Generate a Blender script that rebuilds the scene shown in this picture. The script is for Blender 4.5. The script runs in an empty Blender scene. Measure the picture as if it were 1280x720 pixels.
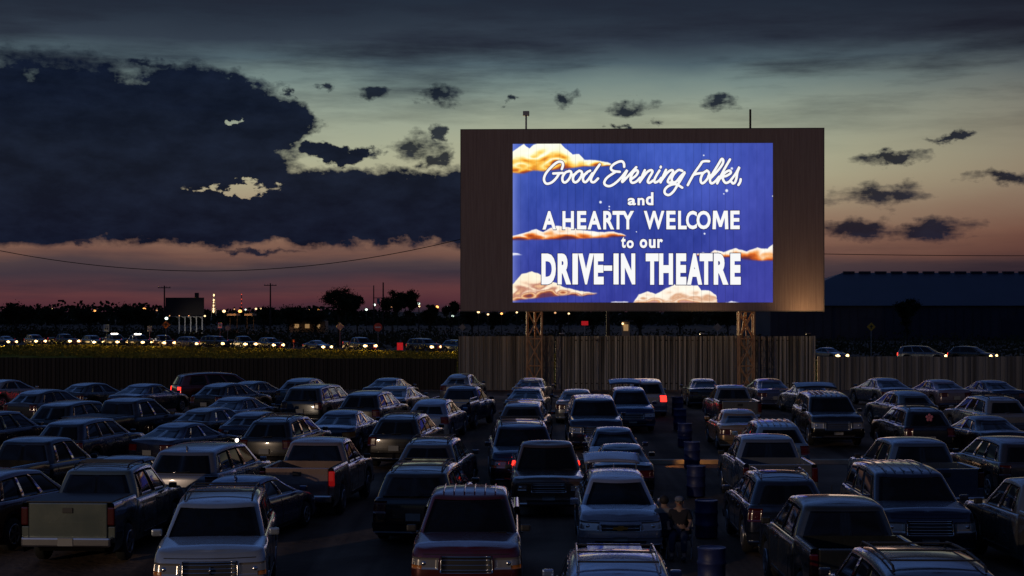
import bpy, bmesh, math, random
import numpy as np
from mathutils import Vector, Matrix
random.seed(7)
rng = np.random.default_rng(5)
R = math.radians
scene = bpy.context.scene
COL = scene.collection
CAMH, F, HY = 5.4, 2000.0, 388.0

def at(px, py, d):                       # point at distance d seen at photograph pixel
    return Vector(((px-640)/F*d, d, CAMH+(HY-py)/F*d))
def lin(r, g, b):
    f = lambda c: (c/255/12.92) if c/255 <= .04045 else ((c/255+.055)/1.055)**2.4
    return (f(r), f(g), f(b), 1.0)

# ------------------------------------------------------------------ materials
def mat(name, base=(.5,.5,.5), rough=.5, metal=0., coat=0., emit=None, estr=0., spec=None):
    m = bpy.data.materials.new(name); m.use_nodes = True
    b = m.node_tree.nodes['Principled BSDF']
    b.inputs['Base Color'].default_value = (*base[:3], 1)
    b.inputs['Roughness'].default_value = rough
    b.inputs['Metallic'].default_value = metal
    b.inputs['Coat Weight'].default_value = coat
    b.inputs['Coat Roughness'].default_value = .06
    if spec is not None: b.inputs['Specular IOR Level'].default_value = spec
    if emit:
        b.inputs['Emission Color'].default_value = (*emit[:3], 1)
        b.inputs['Emission Strength'].default_value = estr
    return m
def N(m, t, **kw):
    n = m.node_tree.nodes.new(t)
    for k, v in kw.items(): setattr(n, k, v)
    return n
def noise_col(m, c1, c2, scale, detail=6, vec_scale=(1,1,1), lo=.35, hi=.65, bump=0, bscale=None, bdist=.02):
    nt = m.node_tree; L = nt.links; b = nt.nodes['Principled BSDF']
    tc = N(m, 'ShaderNodeTexCoord'); mp = N(m, 'ShaderNodeMapping'); mp.inputs['Scale'].default_value = vec_scale
    no = N(m, 'ShaderNodeTexNoise'); no.inputs['Scale'].default_value = scale; no.inputs['Detail'].default_value = detail
    cr = N(m, 'ShaderNodeValToRGB')
    cr.color_ramp.elements[0].position = lo; cr.color_ramp.elements[0].color = (*c1, 1)
    cr.color_ramp.elements[1].position = hi; cr.color_ramp.elements[1].color = (*c2, 1)
    L.new(tc.outputs['Object'], mp.inputs[0]); L.new(mp.outputs[0], no.inputs['Vector'])
    L.new(no.outputs['Fac'], cr.inputs[0]); L.new(cr.outputs[0], b.inputs['Base Color'])
    if bump:
        n2 = N(m, 'ShaderNodeTexNoise'); n2.inputs['Scale'].default_value = bscale or scale*6; n2.inputs['Detail'].default_value = 4
        L.new(tc.outputs['Object'], n2.inputs['Vector'])
        bp = N(m, 'ShaderNodeBump'); bp.inputs['Strength'].default_value = bump; bp.inputs['Distance'].default_value = bdist
        L.new(n2.outputs['Fac'], bp.inputs['Height']); L.new(bp.outputs[0], b.inputs['Normal'])
    return m
M = {}
pm = mat('car_paint', rough=.3, metal=.45, coat=1)
oi = N(pm, 'ShaderNodeObjectInfo')
# road dust: a little duller and browner in patches
nz = N(pm, 'ShaderNodeTexNoise'); nz.inputs['Scale'].default_value = 2.2; nz.inputs['Detail'].default_value = 6
tcn = N(pm, 'ShaderNodeTexCoord'); pm.node_tree.links.new(tcn.outputs['Object'], nz.inputs['Vector'])
mr = N(pm, 'ShaderNodeMapRange'); mr.inputs[1].default_value=.4; mr.inputs[2].default_value=.75; mr.inputs[3].default_value=.0; mr.inputs[4].default_value=.22
mx = N(pm, 'ShaderNodeMix', data_type='RGBA'); mx.inputs[7].default_value = (.10,.085,.07,1)
pm.node_tree.links.new(nz.outputs['Fac'], mr.inputs[0]); pm.node_tree.links.new(mr.outputs[0], mx.inputs[0])
pm.node_tree.links.new(oi.outputs['Color'], mx.inputs[6]); pm.node_tree.links.new(mx.outputs[2], pm.node_tree.nodes['Principled BSDF'].inputs['Base Color'])
mr2 = N(pm, 'ShaderNodeMapRange'); mr2.inputs[3].default_value=.16; mr2.inputs[4].default_value=.36
pm.node_tree.links.new(nz.outputs['Fac'], mr2.inputs[0]); pm.node_tree.links.new(mr2.outputs[0], pm.node_tree.nodes['Principled BSDF'].inputs['Roughness'])
M['paint'] = pm
M['glass'] = mat('tinted_glass', (.004,.004,.005), .05, spec=.28)
M['rubber'] = mat('rubber', (.012,.012,.012), .85)
M['rim'] = mat('alloy', (.35,.35,.36), .35, .8)
M['chrome'] = mat('chrome', (.6,.6,.6), .18, 1)
M['plastic'] = mat('black_plastic', (.015,.015,.016), .55)
M['dark'] = mat('underbody', (.006,.006,.006), .95, spec=.05)
M['lens'] = mat('lamp_lens', (.50,.47,.43), .14, .7, coat=1)
M['amber'] = mat('amber_lens', (.5,.16,.02), .2, coat=1)
M['red'] = mat('red_lens', (.07,.004,.004), .2, coat=1)
M['brake'] = mat('lit_brake_lamp', (.3,.01,.01), .3, emit=(1,.03,.02), estr=2.6)
M['brakebig'] = mat('lit_far_brake_lamp', (.3,.01,.01), .3, emit=(1,.05,.03), estr=2.2)
M['beam'] = mat('lit_headlamp', (.9,.9,.8), .3, emit=(1,.62,.24), estr=4.5)
M['whitelit'] = mat('lit_white_lamp', (.9,.9,.8), .3, emit=(1,.85,.7), estr=4)
M['plate'] = mat('licence_plate', (.24,.24,.22), .5)
M['gold'] = mat('gold_emblem', (.75,.45,.1), .3, .9)
M['seat'] = mat('seat_cloth', (.03,.03,.035), .9)

M['ground'] = noise_col(mat('lot_gravel', rough=.95, spec=.1), (.10,.068,.046), (.26,.185,.13), .22, 10, bump=.6, bscale=4, bdist=.06)
_g = M['ground']; _nt = _g.node_tree; _b = _nt.nodes['Principled BSDF']; _src = _b.inputs['Base Color'].links[0].from_socket
_tc = N(_g,'ShaderNodeTexCoord'); _mp = N(_g,'ShaderNodeMapping'); _mp.inputs['Scale'].default_value = (1.1,.05,1); _n = N(_g,'ShaderNodeTexNoise'); _n.inputs['Scale'].default_value = 1; _n.inputs['Detail'].default_value = 5
_r = N(_g,'ShaderNodeMapRange'); _r.inputs[1].default_value = .45; _r.inputs[2].default_value = .6; _r.inputs[3].default_value = 1.0; _r.inputs[4].default_value = .55
_mx = N(_g,'ShaderNodeMix', data_type='RGBA', blend_type='MULTIPLY'); _mx.inputs[0].default_value = 1
_nt.links.new(_tc.outputs['Object'],_mp.inputs[0]); _nt.links.new(_mp.outputs[0],_n.inputs['Vector']); _nt.links.new(_n.outputs['Fac'],_r.inputs[0]); _nt.links.new(_src,_mx.inputs[6]); _nt.links.new(_r.outputs[0],_mx.inputs[7]); _nt.links.new(_mx.outputs[2],_b.inputs['Base Color'])
M['asphalt'] = noise_col(mat('asphalt', rough=.8), (.035,.034,.034), (.06,.057,.055), .6, 6)
M['grass'] = noise_col(mat('verge_grass', rough=1, spec=0), (.15,.125,.018), (.36,.29,.06), .35, 8, (1,2.2,1), bump=1, bscale=1.5, bdist=.35)
M['field'] = noise_col(mat('dry_field', rough=1, spec=.05), (.022,.020,.013), (.05,.04,.026), .05, 8)
M['kerb'] = noise_col(mat('kerb_concrete', rough=.9), (.42,.36,.25), (.6,.52,.36), 2.0)
M['board'] = noise_col(mat('screen_steel', rough=.75), (.25,.17,.14), (.29,.205,.17), 1.1, 4, (9,1,.35), lo=.4, hi=.6)
M['boardback'] = mat('screen_back', (.12,.1,.09), .8)
M['truss'] = noise_col(mat('rust_steel', rough=.7), (.52,.25,.10), (.68,.38,.18), 3)
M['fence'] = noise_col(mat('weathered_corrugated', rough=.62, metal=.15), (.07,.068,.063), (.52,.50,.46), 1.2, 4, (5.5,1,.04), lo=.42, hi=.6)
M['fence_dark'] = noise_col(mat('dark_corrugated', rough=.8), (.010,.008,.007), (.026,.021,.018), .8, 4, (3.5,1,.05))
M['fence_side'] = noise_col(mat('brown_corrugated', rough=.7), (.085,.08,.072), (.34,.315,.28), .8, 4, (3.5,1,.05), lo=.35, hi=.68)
M['barrel'] = noise_col(mat('blue_barrel', rough=.5), (.008,.014,.07), (.018,.03,.12), 4, bump=.2)
M['wood'] = noise_col(mat('pole_wood', rough=.9), (.03,.022,.017), (.06,.045,.035), 3)
M['galv'] = mat('galvanised', (.35,.35,.34), .6, .3)
M['wire'] = mat('cable', (.01,.01,.01), .7)
M['leaf'] = noise_col(mat('leaf_dark', rough=.9, spec=.1), (.014,.018,.008), (.04,.045,.018), .8, 3)
M['leaf2'] = noise_col(mat('leaf_olive', rough=.9, spec=.1), (.025,.026,.010), (.055,.05,.024), .7, 3)
M['bark'] = mat('bark', (.04,.03,.022), .95)
M['metalroof'] = noise_col(mat('blue_metal_roof', rough=.55, metal=.2), (.020,.023,.042), (.030,.033,.055), .15, 4)
M['metalwall'] = noise_col(mat('blue_metal_wall', rough=.7), (.030,.030,.045), (.042,.043,.06), .2, 4)
M['billboard'] = mat('billboard_face', (.025,.02,.02), .8)
M['wallpale'] = mat('pale_wall', (.4,.3,.2), .8)
M['orange'] = mat('orange_sign', (.75,.16,.02), .55, emit=(1,.2,.05), estr=.0)
M['yellow'] = mat('yellow_sign', (.75,.42,.03), .55)
M['signwhite'] = mat('sign_white', (.7,.7,.68), .5)
M['signred'] = mat('sign_red', (.6,.05,.03), .5)
M['signblack'] = mat('sign_black', (.02,.02,.02), .6)
M['signback'] = mat('sign_back', (.28,.25,.23), .55, .4)
M['redglow'] = mat('red_lit_sign', (.3,.01,.01), .5, emit=(1,.02,.03), estr=.3)
M['skin'] = mat('skin', (.28,.17,.12), .6)
M['hair'] = mat('hair', (.015,.01,.008), .7)
M['shirt_pale'] = mat('pale_shirt', (.22,.21,.21), .9)
M['shirt_dark'] = mat('dark_shirt', (.015,.013,.018), .9)
M['jeans'] = mat('denim', (.02,.03,.06), .9)
M['cap'] = mat('grey_cap', (.16,.16,.18), .8)
M['canvas'] = mat('chair_canvas', (.03,.03,.05), .9)
def glow(name, c, s): M[name] = mat(name, c, .5, emit=c, estr=s)
glow('sodium', (1,.40,.10), 3.2); glow('mercury', (.8,1,.85), 2.2); glow('warmwhite', (1,.66,.32), 2.6); glow('beacon', (1,.1,.05), 1.2)
glow('faintlamp', (1,.5,.22), 1.0); glow('lampwhite', (1,.93,.85), 14); glow('lightbar', (1,.88,.75), 9); glow('lampwin', (1,.6,.25), .25)

# ------------------------------------------------------------------ object helpers
def link(o, parent=None):
    COL.objects.link(o)
    if parent is not None: o.parent = parent
    return o
def tag(o, label=None, cat=None, group=None, kind=None):
    if label: o['label'] = label
    if cat: o['category'] = cat
    if group: o['group'] = group
    if kind: o['kind'] = kind
    return o
def empty(name, loc=(0,0,0), rz=0):
    o = bpy.data.objects.new(name, None); o.location = loc; o.rotation_euler = (0,0,rz); o.empty_display_size = .2
    return link(o)
class MB:
    def __init__(s): s.v = []; s.f = []; s.sm = []
    def add(s, vs, fs, smooth=False):
        b = len(s.v); s.v += [tuple(v) for v in vs]
        s.f += [tuple(i+b for i in f) for f in fs]; s.sm += [smooth]*len(fs); return s
    def box(s, c, d, rot=None, bev=0):
        x, y, z = d[0]/2, d[1]/2, d[2]/2
        if bev:
            bm = bmesh.new(); bmesh.ops.create_cube(bm, size=1)
            for v in bm.verts: v.co = Vector((v.co.x*d[0], v.co.y*d[1], v.co.z*d[2]))
            bmesh.ops.bevel(bm, geom=list(bm.edges), offset=bev, segments=2, affect='EDGES', profile=.6)
            bm.verts.ensure_lookup_table()
            vs = [v.co.copy() for v in bm.verts]; fs = [[v.index for v in f.verts] for f in bm.faces]; bm.free()
        else:
            vs = [Vector(p) for p in ((-x,-y,-z),(x,-y,-z),(x,y,-z),(-x,y,-z),(-x,-y,z),(x,-y,z),(x,y,z),(-x,y,z))]
            fs = [(0,3,2,1),(4,5,6,7),(0,1,5,4),(1,2,6,5),(2,3,7,6),(3,0,4,7)]
        if rot is not None: vs = [rot @ v for v in vs]
        c = Vector(c); return s.add([v+c for v in vs], fs)
    def tube(s, p, q, r, n=8, r2=None, caps=True):
        p, q = Vector(p), Vector(q); d = (q-p).normalized()
        a = d.orthogonal().normalized(); b = d.cross(a); r2 = r if r2 is None else r2
        vs = [p+r*(a*math.cos(t)+b*math.sin(t)) for t in [2*math.pi*i/n for i in range(n)]]
        vs += [q+r2*(a*math.cos(t)+b*math.sin(t)) for t in [2*math.pi*i/n for i in range(n)]]
        fs = [(i,(i+1)%n,n+(i+1)%n,n+i) for i in range(n)]
        s.add(vs, fs, True)
        if caps: s.add(vs[:n], [tuple(range(n))[::-1]]); s.add(vs[n:], [tuple(range(n))])
        return s
    def path(s, pts, r, n=6):
        for a, b in zip(pts[:-1], pts[1:]): s.tube(a, b, r, n)
        return s
    def sphere(s, c, r, nu=12, nv=8, sc=(1,1,1)):
        c = Vector(c); vs = []; fs = []
        for j in range(nv+1):
            ph = math.pi*j/nv
            for i in range(nu):
                th = 2*math.pi*i/nu
                vs.append(c+Vector((r*sc[0]*math.sin(ph)*math.cos(th), r*sc[1]*math.sin(ph)*math.sin(th), r*sc[2]*math.cos(ph))))
        for j in range(nv):
            for i in range(nu):
                fs.append((j*nu+i, (j+1)*nu+i, (j+1)*nu+(i+1)%nu, j*nu+(i+1)%nu))
        return s.add(vs, fs, True)
    def lathe(s, c, prof, n=20, axis='z'):
        vs = []; fs = []; c = Vector(c)
        for r, h in prof:
            for i in range(n):
                t = 2*math.pi*i/n
                v = Vector((r*math.cos(t), r*math.sin(t), h)) if axis == 'z' else Vector((r*math.cos(t), h, r*math.sin(t)))
                vs.append(c+v)
        for j in range(len(prof)-1):
            for i in range(n): fs.append((j*n+i, j*n+(i+1)%n, (j+1)*n+(i+1)%n, (j+1)*n+i))
        fs.append(tuple(range(n))[::-1]); fs.append(tuple(range((len(prof)-1)*n, len(prof)*n)))
        return s.add(vs, fs, True)
    def prism(s, poly, c, ux, uz, thick):       # flat outline with thickness; ux, uz in-plane axes
        ux, uz, c = Vector(ux), Vector(uz), Vector(c); nrm = ux.cross(uz).normalized(); n = len(poly)
        a = [c+ux*p[0]+uz*p[1] for p in poly]; b = [v-nrm*thick for v in a]
        return s.add(a+b, [tuple(range(n)), tuple(range(2*n-1, n-1, -1))]+[(i, n+i, n+(i+1)%n, (i+1)%n) for i in range(n)])
    def mesh(s, name, m, clean=False):
        me = bpy.data.meshes.new(name); me.from_pydata(s.v, [], s.f)
        me.polygons.foreach_set('use_smooth', s.sm)
        if clean:
            bm = bmesh.new(); bm.from_mesh(me); bmesh.ops.remove_doubles(bm, verts=bm.verts, dist=.0008)
            bmesh.ops.recalc_face_normals(bm, faces=bm.faces); bm.to_mesh(me); bm.free()
        me.materials.append(m); me.update(); return me
    def build(s, name, m, parent=None, clean=False):
        return link(bpy.data.objects.new(name, s.mesh(name, m, clean)), parent)
def children(o): return [c for c in ALLCH.get(o.name, [])]
ALLCH = {}
def index_children():
    ALLCH.clear()
    for o in COL.objects:
        if o.parent: ALLCH.setdefault(o.parent.name, []).append(o)
def copy_tree(o, parent=None, tree=None):
    c = o.copy(); COL.objects.link(c)
    if parent is not None: c.parent = parent
    got = []
    for ch in tree.get(o.name, []): got += copy_tree(ch, c, tree)
    return [c]+got

# ------------------------------------------------------------------ ground height
def ss(a, b, x):
    t = min(1, max(0, (x-a)/(b-a))); return t*t*(3-2*t)
def zg(y): return .42*ss(42, 74, y)*(1-ss(92, 103, y))

# ------------------------------------------------------------------ car shapes
def interp(pts):
    pts = sorted(pts)
    def f(x):
        if x <= pts[0][0]: return pts[0][1]
        for (a, za), (b, zb) in zip(pts[:-1], pts[1:]):
            if x <= b: 
                t = (x-a)/(b-a); return za+(zb-za)*t
        return pts[-1][1]
    return f
class Loft:
    def __init__(s, xf, xr, w, r, zlo, zhi, bowf=.1, bowr=.06):
        s.xf, s.xr, s.w, s.r, s.zlo, s.zhi, s.bf, s.br = xf, xr, w, r, zlo, zhi, bowf, bowr
    def P(s, a, t, off=0.):
        sg = -1 if a < 0 else 1; a = abs(a)
        w, r = s.w(t), s.r; xf, xr = s.xf(t), s.xr(t)
        bf, br = s.bf*((w-r)/w)**2, s.br*((w-r)/w)**2
        if a < .2: y = (w-r)*a/.2; x = xf-s.bf*(y/w)**2; nx, ny = 1, 0
        elif a < .3:
            th = (a-.2)/.1*math.pi/2; y = w-r+r*math.sin(th); x = xf-bf-r+r*math.cos(th); nx, ny = math.cos(th), math.sin(th)
        elif a <= .7:
            x = (xf-bf-r)+((xr+br+r)-(xf-bf-r))*(a-.3)/.4; y = w; nx, ny = 0, 1
        elif a < .8:
            th = (a-.7)/.1*math.pi/2; y = w-r+r*math.cos(th); x = xr+br+r-r*math.sin(th); nx, ny = -math.sin(th), math.cos(th)
        else: y = (w-r)*(1-a)/.2; x = xr+s.br*(y/w)**2; nx, ny = -1, 0
        z = s.zlo(x)+(s.zhi(x)-s.zlo(x))*t
        return Vector((x+nx*off, sg*(y+ny*off), z))
    def shell(s, mb, ts, tops, ns=44, nf=5):
        A = [.2*i/nf for i in range(nf)]+[.2+.1*i/5 for i in range(5)]+[.3+.4*i/ns for i in range(ns)]+[.7+.1*i/5 for i in range(5)]+[.8+.2*i/nf for i in range(nf+1)]
        A = [-a for a in A[::-1][:-1]][:]+A        # -1 .. 1
        rings = [[s.P(a, t) for a in A] for t in ts]
        base = rings[-1]
        for k, dz, ins in tops:
            rg = []
            for p in base:
                cx = (s.xf(1)+s.xr(1))/2; hx = (s.xf(1)-s.xr(1))/2
                rg.append(Vector((cx+(p.x-cx)*(1-ins/hx), p.y*k, s.zhi(p.x)+dz)))
            rings.append(rg)
        n = len(A); vs = [p for r_ in rings for p in r_]; fs = []
        for j in range(len(rings)-1):
            for i in range(n-1):
                fs.append((j*n+i, j*n+i+1, (j+1)*n+i+1, (j+1)*n+i))
        mb.add(vs, fs, True)
    def patch(s, a0, a1, t0, t1, nu=8, nv=5, off=.006, th=.014, skew=0.):
        mb = MB(); vs = []
        for j in range(nv+1):
            for i in range(nu+1):
                u, v = i/nu, j/nv
                vs.append(s.P(a0+(a1-a0)*u+skew*(v-.5), t0+(t1-t0)*v, off))
        k = len(vs)
        fs = [(j*(nu+1)+i, j*(nu+1)+i+1, (j+1)*(nu+1)+i+1, (j+1)*(nu+1)+i) for j in range(nv) for i in range(nu)]
        bd = [i for i in range(nu+1)]+[(j+1)*(nu+1)-1 for j in range(1, nv+1)]+[nv*(nu+1)+i for i in range(nu-1, -1, -1)]+[j*(nu+1) for j in range(nv-1, 0, -1)]
        inner = []
        for b in bd:
            j, i = divmod(b, nu+1); inner.append(s.P(a0+(a1-a0)*i/nu+skew*(j/nv-.5), t0+(t1-t0)*j/nv, off-th))
        vs2 = vs+inner; m = len(bd)
        fs += [(bd[i], bd[(i+1) % m], k+(i+1) % m, k+i) for i in range(m)]
        mb.add(vs2, fs, True); return mb

def wheel(parent, x, y, r, wd=.22):
    sg = 1 if y > 0 else -1
    t = MB().lathe((0,0,0), [(r*.62,-wd/2),(r*.92,-wd/2),(r,-wd*.32),(r,wd*.32),(r*.92,wd/2),(r*.62,wd/2)], 22, 'y').build('wheel', M['rubber'], parent)
    t.location = (x, y, r)
    mb = MB().lathe((0,0,0), [(r*.1,-.02),(r*.6,-.02),(r*.63,.035),(r*.56,.03),(r*.52,.0),(r*.12,.012)], 20, 'y')
    for k in range(5):
        a = 2*math.pi*k/5; mb.box((r*.33*math.cos(a), .018, r*.33*math.sin(a)), (r*.5,.03,r*.14), Matrix.Rotation(-a, 3, 'Y'))
    if sg < 0: mb.v = [(v[0], -v[1], v[2]) for v in mb.v]
    o = mb.build('rim', M['rim'], t); o.location = (0, sg*(wd/2-.015), 0)

def make_car(kind, p, feats=()):
    """one vehicle at the origin, front towards +x; returns its root"""
    L, W, H, rw, gc = p['L'], p['W'], p['H'], p['rw'], p.get('gc', .22)
    hl, hw = L/2, W/2
    name = p['name']
    root = empty(name)
    wx = (p['fx'], p['rx'])
    pick = kind == 'pickup'
    def zlo(x):
        z = gc
        for c in wx:
            d = (rw+.07)**2-(x-c)**2
            if d > 0: z = max(z, rw+math.sqrt(d))
        return z
    top = interp(p['top'])
    wi = interp([(0,.07),(.08,.03),(.3,0),(.62,.004),(.8,.015),(.92,.035),(1,.075)])
    fi = interp(p.get('nose', [(0,.14),(.1,.03),(.35,0),(.55,.02),(.8,.07),(1,.2)]))
    ri = interp([(0,.12),(.1,.02),(.35,0),(.6,.02),(.9,.04),(1,.09)])
    xrear = p['cabr']-.12 if pick else -hl
    body = Loft(lambda t: hl-fi(t), lambda t: xrear+(0 if pick else ri(t)), lambda t: hw-wi(t), p.get('cr', .22) if not pick else .2, zlo, top, p.get('bow', .12), 0 if pick else .07)
    mb = MB(); body.shell(mb, [0,.04,.1,.3,.5,.7,.82,.92,.97,1], [(.93,.012,.03),(.75,.028,.05),(.45,.042,.05),(.15,.05,.05),(0,.05,.05)])
    bo = mb.build('body', M['paint'], root, True)
    ub = MB().box(((hl-.25+(xrear if not pick else -hl)+.25)/2, 0, gc+.24), ((hl-.25)-((xrear if not pick else -hl)+.25), W-.62, .5))
    ub.build('underbody', M['dark'], root)
    # greenhouse
    wb, wt, rz = hw-p.get('shoulder', .09), hw-p.get('tumble', .24)-.02, H-.095
    xm = (p['wt']+p['rt'])/2; hxr = (p['wt']-p['rt'])/2; cv = p.get('curve', .05)*1.35
    cab = Loft(lambda t: p['wb']+(p['wt']-p['wb'])*(t**1.08), lambda t: p['rb']+(p['rt']-p['rb'])*(t**1.1),
               lambda t: wb+(wt-wb)*(t**1.25), p.get('ccr', .14), lambda x: top(x)-.02, lambda x: rz-cv*min(1.35, ((x-xm)/hxr)**2), .16 if not pick else .12, .08 if not pick else .03)
    mb = MB(); cab.shell(mb, [0,.15,.35,.55,.75,.9,1], [(.96,.034,.04),(.88,.06,.13),(.7,.078,.2),(.4,.09,.24),(.15,.095,.25),(0,.096,.25)], 24)
    ro = mb.build('cabin', M['paint'], root, True)
    mk = lambda L_, nm, m, *a, **k: L_.patch(*a, **k).build(nm, M[m], root)
    mk(cab, 'windshield', 'glass', -.23, .23, .05, .975, nu=14, nv=12, off=.022, th=.04)
    mk(cab, 'rear_window', 'glass', -1, -.8, .22 if not pick else .16, .9, nu=6) if False else None
    g = MB()
    for sg in (1, -1):
        q = cab.patch(.79*sg, 1.0*sg, .09 if not pick else .12, .95, nu=6, nv=12, off=.022, th=.04); g.add(q.v, q.f, True)
    g.build('rear_window', M['glass'], root, True)
    for sg in (1, -1):
        for a0, a1 in p['wins']:
            q = cab.patch(sg*a0, sg*a1, .1, .93, nu=6, nv=9, off=.009)
            q.build('side_window', M['glass'], root)
    # shut lines and rubbing strips
    sm = MB()
    for sg in (1, -1):
        cuts = [p['wins'][0][0]-.004]+[w_[1]+.004 for w_ in p['wins'][:2]]
        for c_ in cuts:
            c_ = cab.P(c_, 0).x; a_ = .3+.4*(body.P(.3,.5).x-c_)/(body.P(.3,.5).x-body.P(.7,.5).x)
            if a_ < .69: q = body.patch(sg*(a_-.0014), sg*(a_+.0014), .1, .97, 1, 10, off=.004, th=.02); sm.add(q.v, q.f)
        q = body.patch(sg*.34, sg*.66, .06, .16, 14, 1, off=.014, th=.03); sm.add(q.v, q.f)
        if not pick:
            q = body.patch(sg*.86, sg*1.0, .50, .512, 6, 1, off=.006, th=.02); sm.add(q.v, q.f)
    q = body.patch(-.2, .2, .905, .918, 12, 1, off=.006, th=.02); sm.add(q.v, q.f)
    sm.build('seam', M['plastic'], root)
    for a_ in (-.13, .03):
        n_ = 5; pts = [cab.P(a_+.16*i/n_, .05+.05*math.sin(i/n_*2.2), .035) for i in range(n_+1)]
        MB().path(pts, .011, 4).build('wiper', M['plastic'], root)
    if p is not None and not pick and p['name'] != 'sedan':
        MB().path([cab.P(.97, .13, .04), cab.P(-.93, .17, .04)], .01, 4).build('rear_wiper', M['plastic'], root)
    # lamps, grille, bumpers
    ht = p.get('ht', (.6,.84)); tt = p.get('tt', (.58,.86))
    for sg in (1, -1):
        h = body.patch(sg*p.get('ha', (.125,.265))[0], sg*p.get('ha', (.125,.265))[1], ht[0], ht[1], off=.012, th=.03).build('headlight', M['beam'] if 'lit' in feats else M['lens'], root)
        if 'lit' in feats:
            c = body.P(sg*.2, (ht[0]+ht[1])/2, .02); MB().sphere(c, .17, 10, 8, (.7,1,1)).build('bulb', M['beam'], h)  # added glowing ball, oversized to imitate the headlamp's flare
        if 'lit' not in feats:
            ha = p.get('ha', (.125,.265)); rf = MB()
            for am in (min(ha[1],.2)-.01,):
                c = body.P(sg*am, (ht[0]+ht[1])/2, -.012); rf.sphere(c, .062, 10, 8, (.6,1,.9))
            rf.build('reflector', M['chrome'], h)
        if 'amber' in feats:
            body.patch(sg*.2, sg*.262, ht[0]+.01, ht[0]+.1, 4, 3, off=.018, th=.02).build('indicator', M['amber'], h)
    gt = p.get('gt', (.52,.8)); ga = .112
    gr = body.patch(-ga, ga, gt[0], gt[1], off=.004, th=.03).build('grille', M['plastic'], root)
    if not p.get('plain'):
        nb = p.get('bars', 3); sl = MB()
        for k in range(nb):
            t = gt[0]+(gt[1]-gt[0])*(k+.5)/nb; q = body.patch(-ga+.003, ga-.003, t-.012, t+.012, 8, 1, off=.016, th=.012); sl.add(q.v, q.f, True)
        for sg in (1, -1):
            q = body.patch(sg*ga, sg*(ga+.006), gt[0]-.02, gt[1]+.02, 1, 4, off=.02, th=.03); sl.add(q.v, q.f, True)
        for t in (gt[0]-.012, gt[1]+.012):
            q = body.patch(-ga, ga, t-.012, t+.012, 8, 1, off=.02, th=.03); sl.add(q.v, q.f, True)
        sl.build('chrome_bars', M['chrome'], gr)
    body.patch(-.27, .27, .1, .36, 16, 4, off=.03, th=.05).build('front_bumper', M['chrome'] if p.get('chromebump') else M['paint'], root)
    body.patch(-.15, .15, .13, .25, 10, 2, off=.036, th=.01).build('air_intake', M['plastic'], root)
    body.patch(-.042, .042, .25, .39, 3, 2, off=.05, th=.03).build('licence_plate', M['plate'], root)
    for sg in (1, -1):
        MB().box((p['wb']-.36, sg*(hw+.07), top(p['wb']-.3)+.07), (.09,.19,.13), bev=.035).build('wing_mirror', M['paint'] if not pick else M['plastic'], root)
        for x in p.get('handles', (.1, -.85)):
            MB().box((x, sg*(hw+.012), top(0)-.14), (.18,.035,.03), bev=.008).build('door_handle', M['plastic'], root)
        for c in wx: wheel(root, c, sg*(hw-.125), rw)
    if not pick:
        tl = []
        for sg in (1, -1):
            a0, a1 = p.get('ta', (.735,.865))
            tl.append(body.patch(sg*a0, sg*a1, tt[0], tt[1], off=.01, th=.03).build('tail_light', M['brake'] if 'braking' in feats else M['brakebig'] if 'lit' in feats else M['red'], root))
            if 'uprights' in feats:
                cab.patch(sg*.765, sg*.8, .02, .55, 3, 5, off=.012, th=.02).build('upper_tail_light', M['red'], root)
        rb = MB(); 
        for sg in (1, -1):
            q = body.patch(sg*.74, sg*1.0, .1, .36, 12, 4, off=.035, th=.05); rb.add(q.v, q.f, True)
        rb.build('rear_bumper', M['chrome'] if 'chromerear' in feats else M['paint'], root)
        q = MB().box((-hl-.035, 0, gc+(top(-hl)-gc)*.52), (.02,.34,.17)); q.build('licence_plate', M['plate'], root)
    else:
        bl, rail = (-hl, xrear-.03), p['rail']
        # bed: U section along its length
        nst = 30; prof = []; vs = []; fs = []
        for i in range(nst+1):
            x = bl[1]+(bl[0]-bl[1])*i/nst; z0 = zlo(x); zt = rail
            half = [(hw-.07,z0),(hw-.02,z0+(zt-z0)*.12),(hw-.005,z0+(zt-z0)*.5),(hw-.015,z0+(zt-z0)*.85),(hw-.035,zt-.02),(hw-.06,zt),(hw-.15,zt),(hw-.17,zt-.03),(hw-.17,.82),(0,.82)]
            row = [(x,y,z) for y, z in half]+[(x,-y,z) for y, z in half[::-1][1:]]
            vs += row; k = len(row)
        for i in range(nst):
            for j in range(k-1): fs.append((i*k+j, i*k+j+1, (i+1)*k+j+1, (i+1)*k+j))
        b = MB().add(vs, fs, True); b.box((bl[1]-.03,0,(rail+.8)/2),(.05,W-.36,rail-.8))
        b.build('truck_bed', M['paint'], root, False)
        tg = MB().box((-hl+.02,0,.60+(rail-.60)/2),(.09,W-.34,rail-.61), bev=.025).build('tailgate', M['paint'], root)
        MB().box((-hl-.035,0,rail-.16),(.03,.22,.11), bev=.01).build('tailgate_handle', M['plastic'], tg)
        MB().box((-hl-.03,0,rail-.42),(.012,W-.7,.02)).build('tailgate_crease', M['paint'], tg)
        for sg in (1,-1):
            MB().box((-hl+.02, sg*(hw-.09), rail-.28),(.12,.15,.38), bev=.03).build('tail_light', M['brake'] if 'braking' in feats else M['brakebig'] if 'lit' in feats else M['red'], root)
            MB().box((-hl+.06, sg*(hw-.09), .69),(.1,.16,.34), bev=.02).build('bed_corner', M['paint'], root)
        rb = MB().box((-hl-.09,0,.55),(.2,W-.12,.2), bev=.04).build('rear_bumper', M['chrome'] if 'plainbump' not in feats else M['paint'], root)
        MB().box((-hl-.2,0,.56),(.02,.32,.16)).build('licence_plate', M['plate'], rb)
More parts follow.
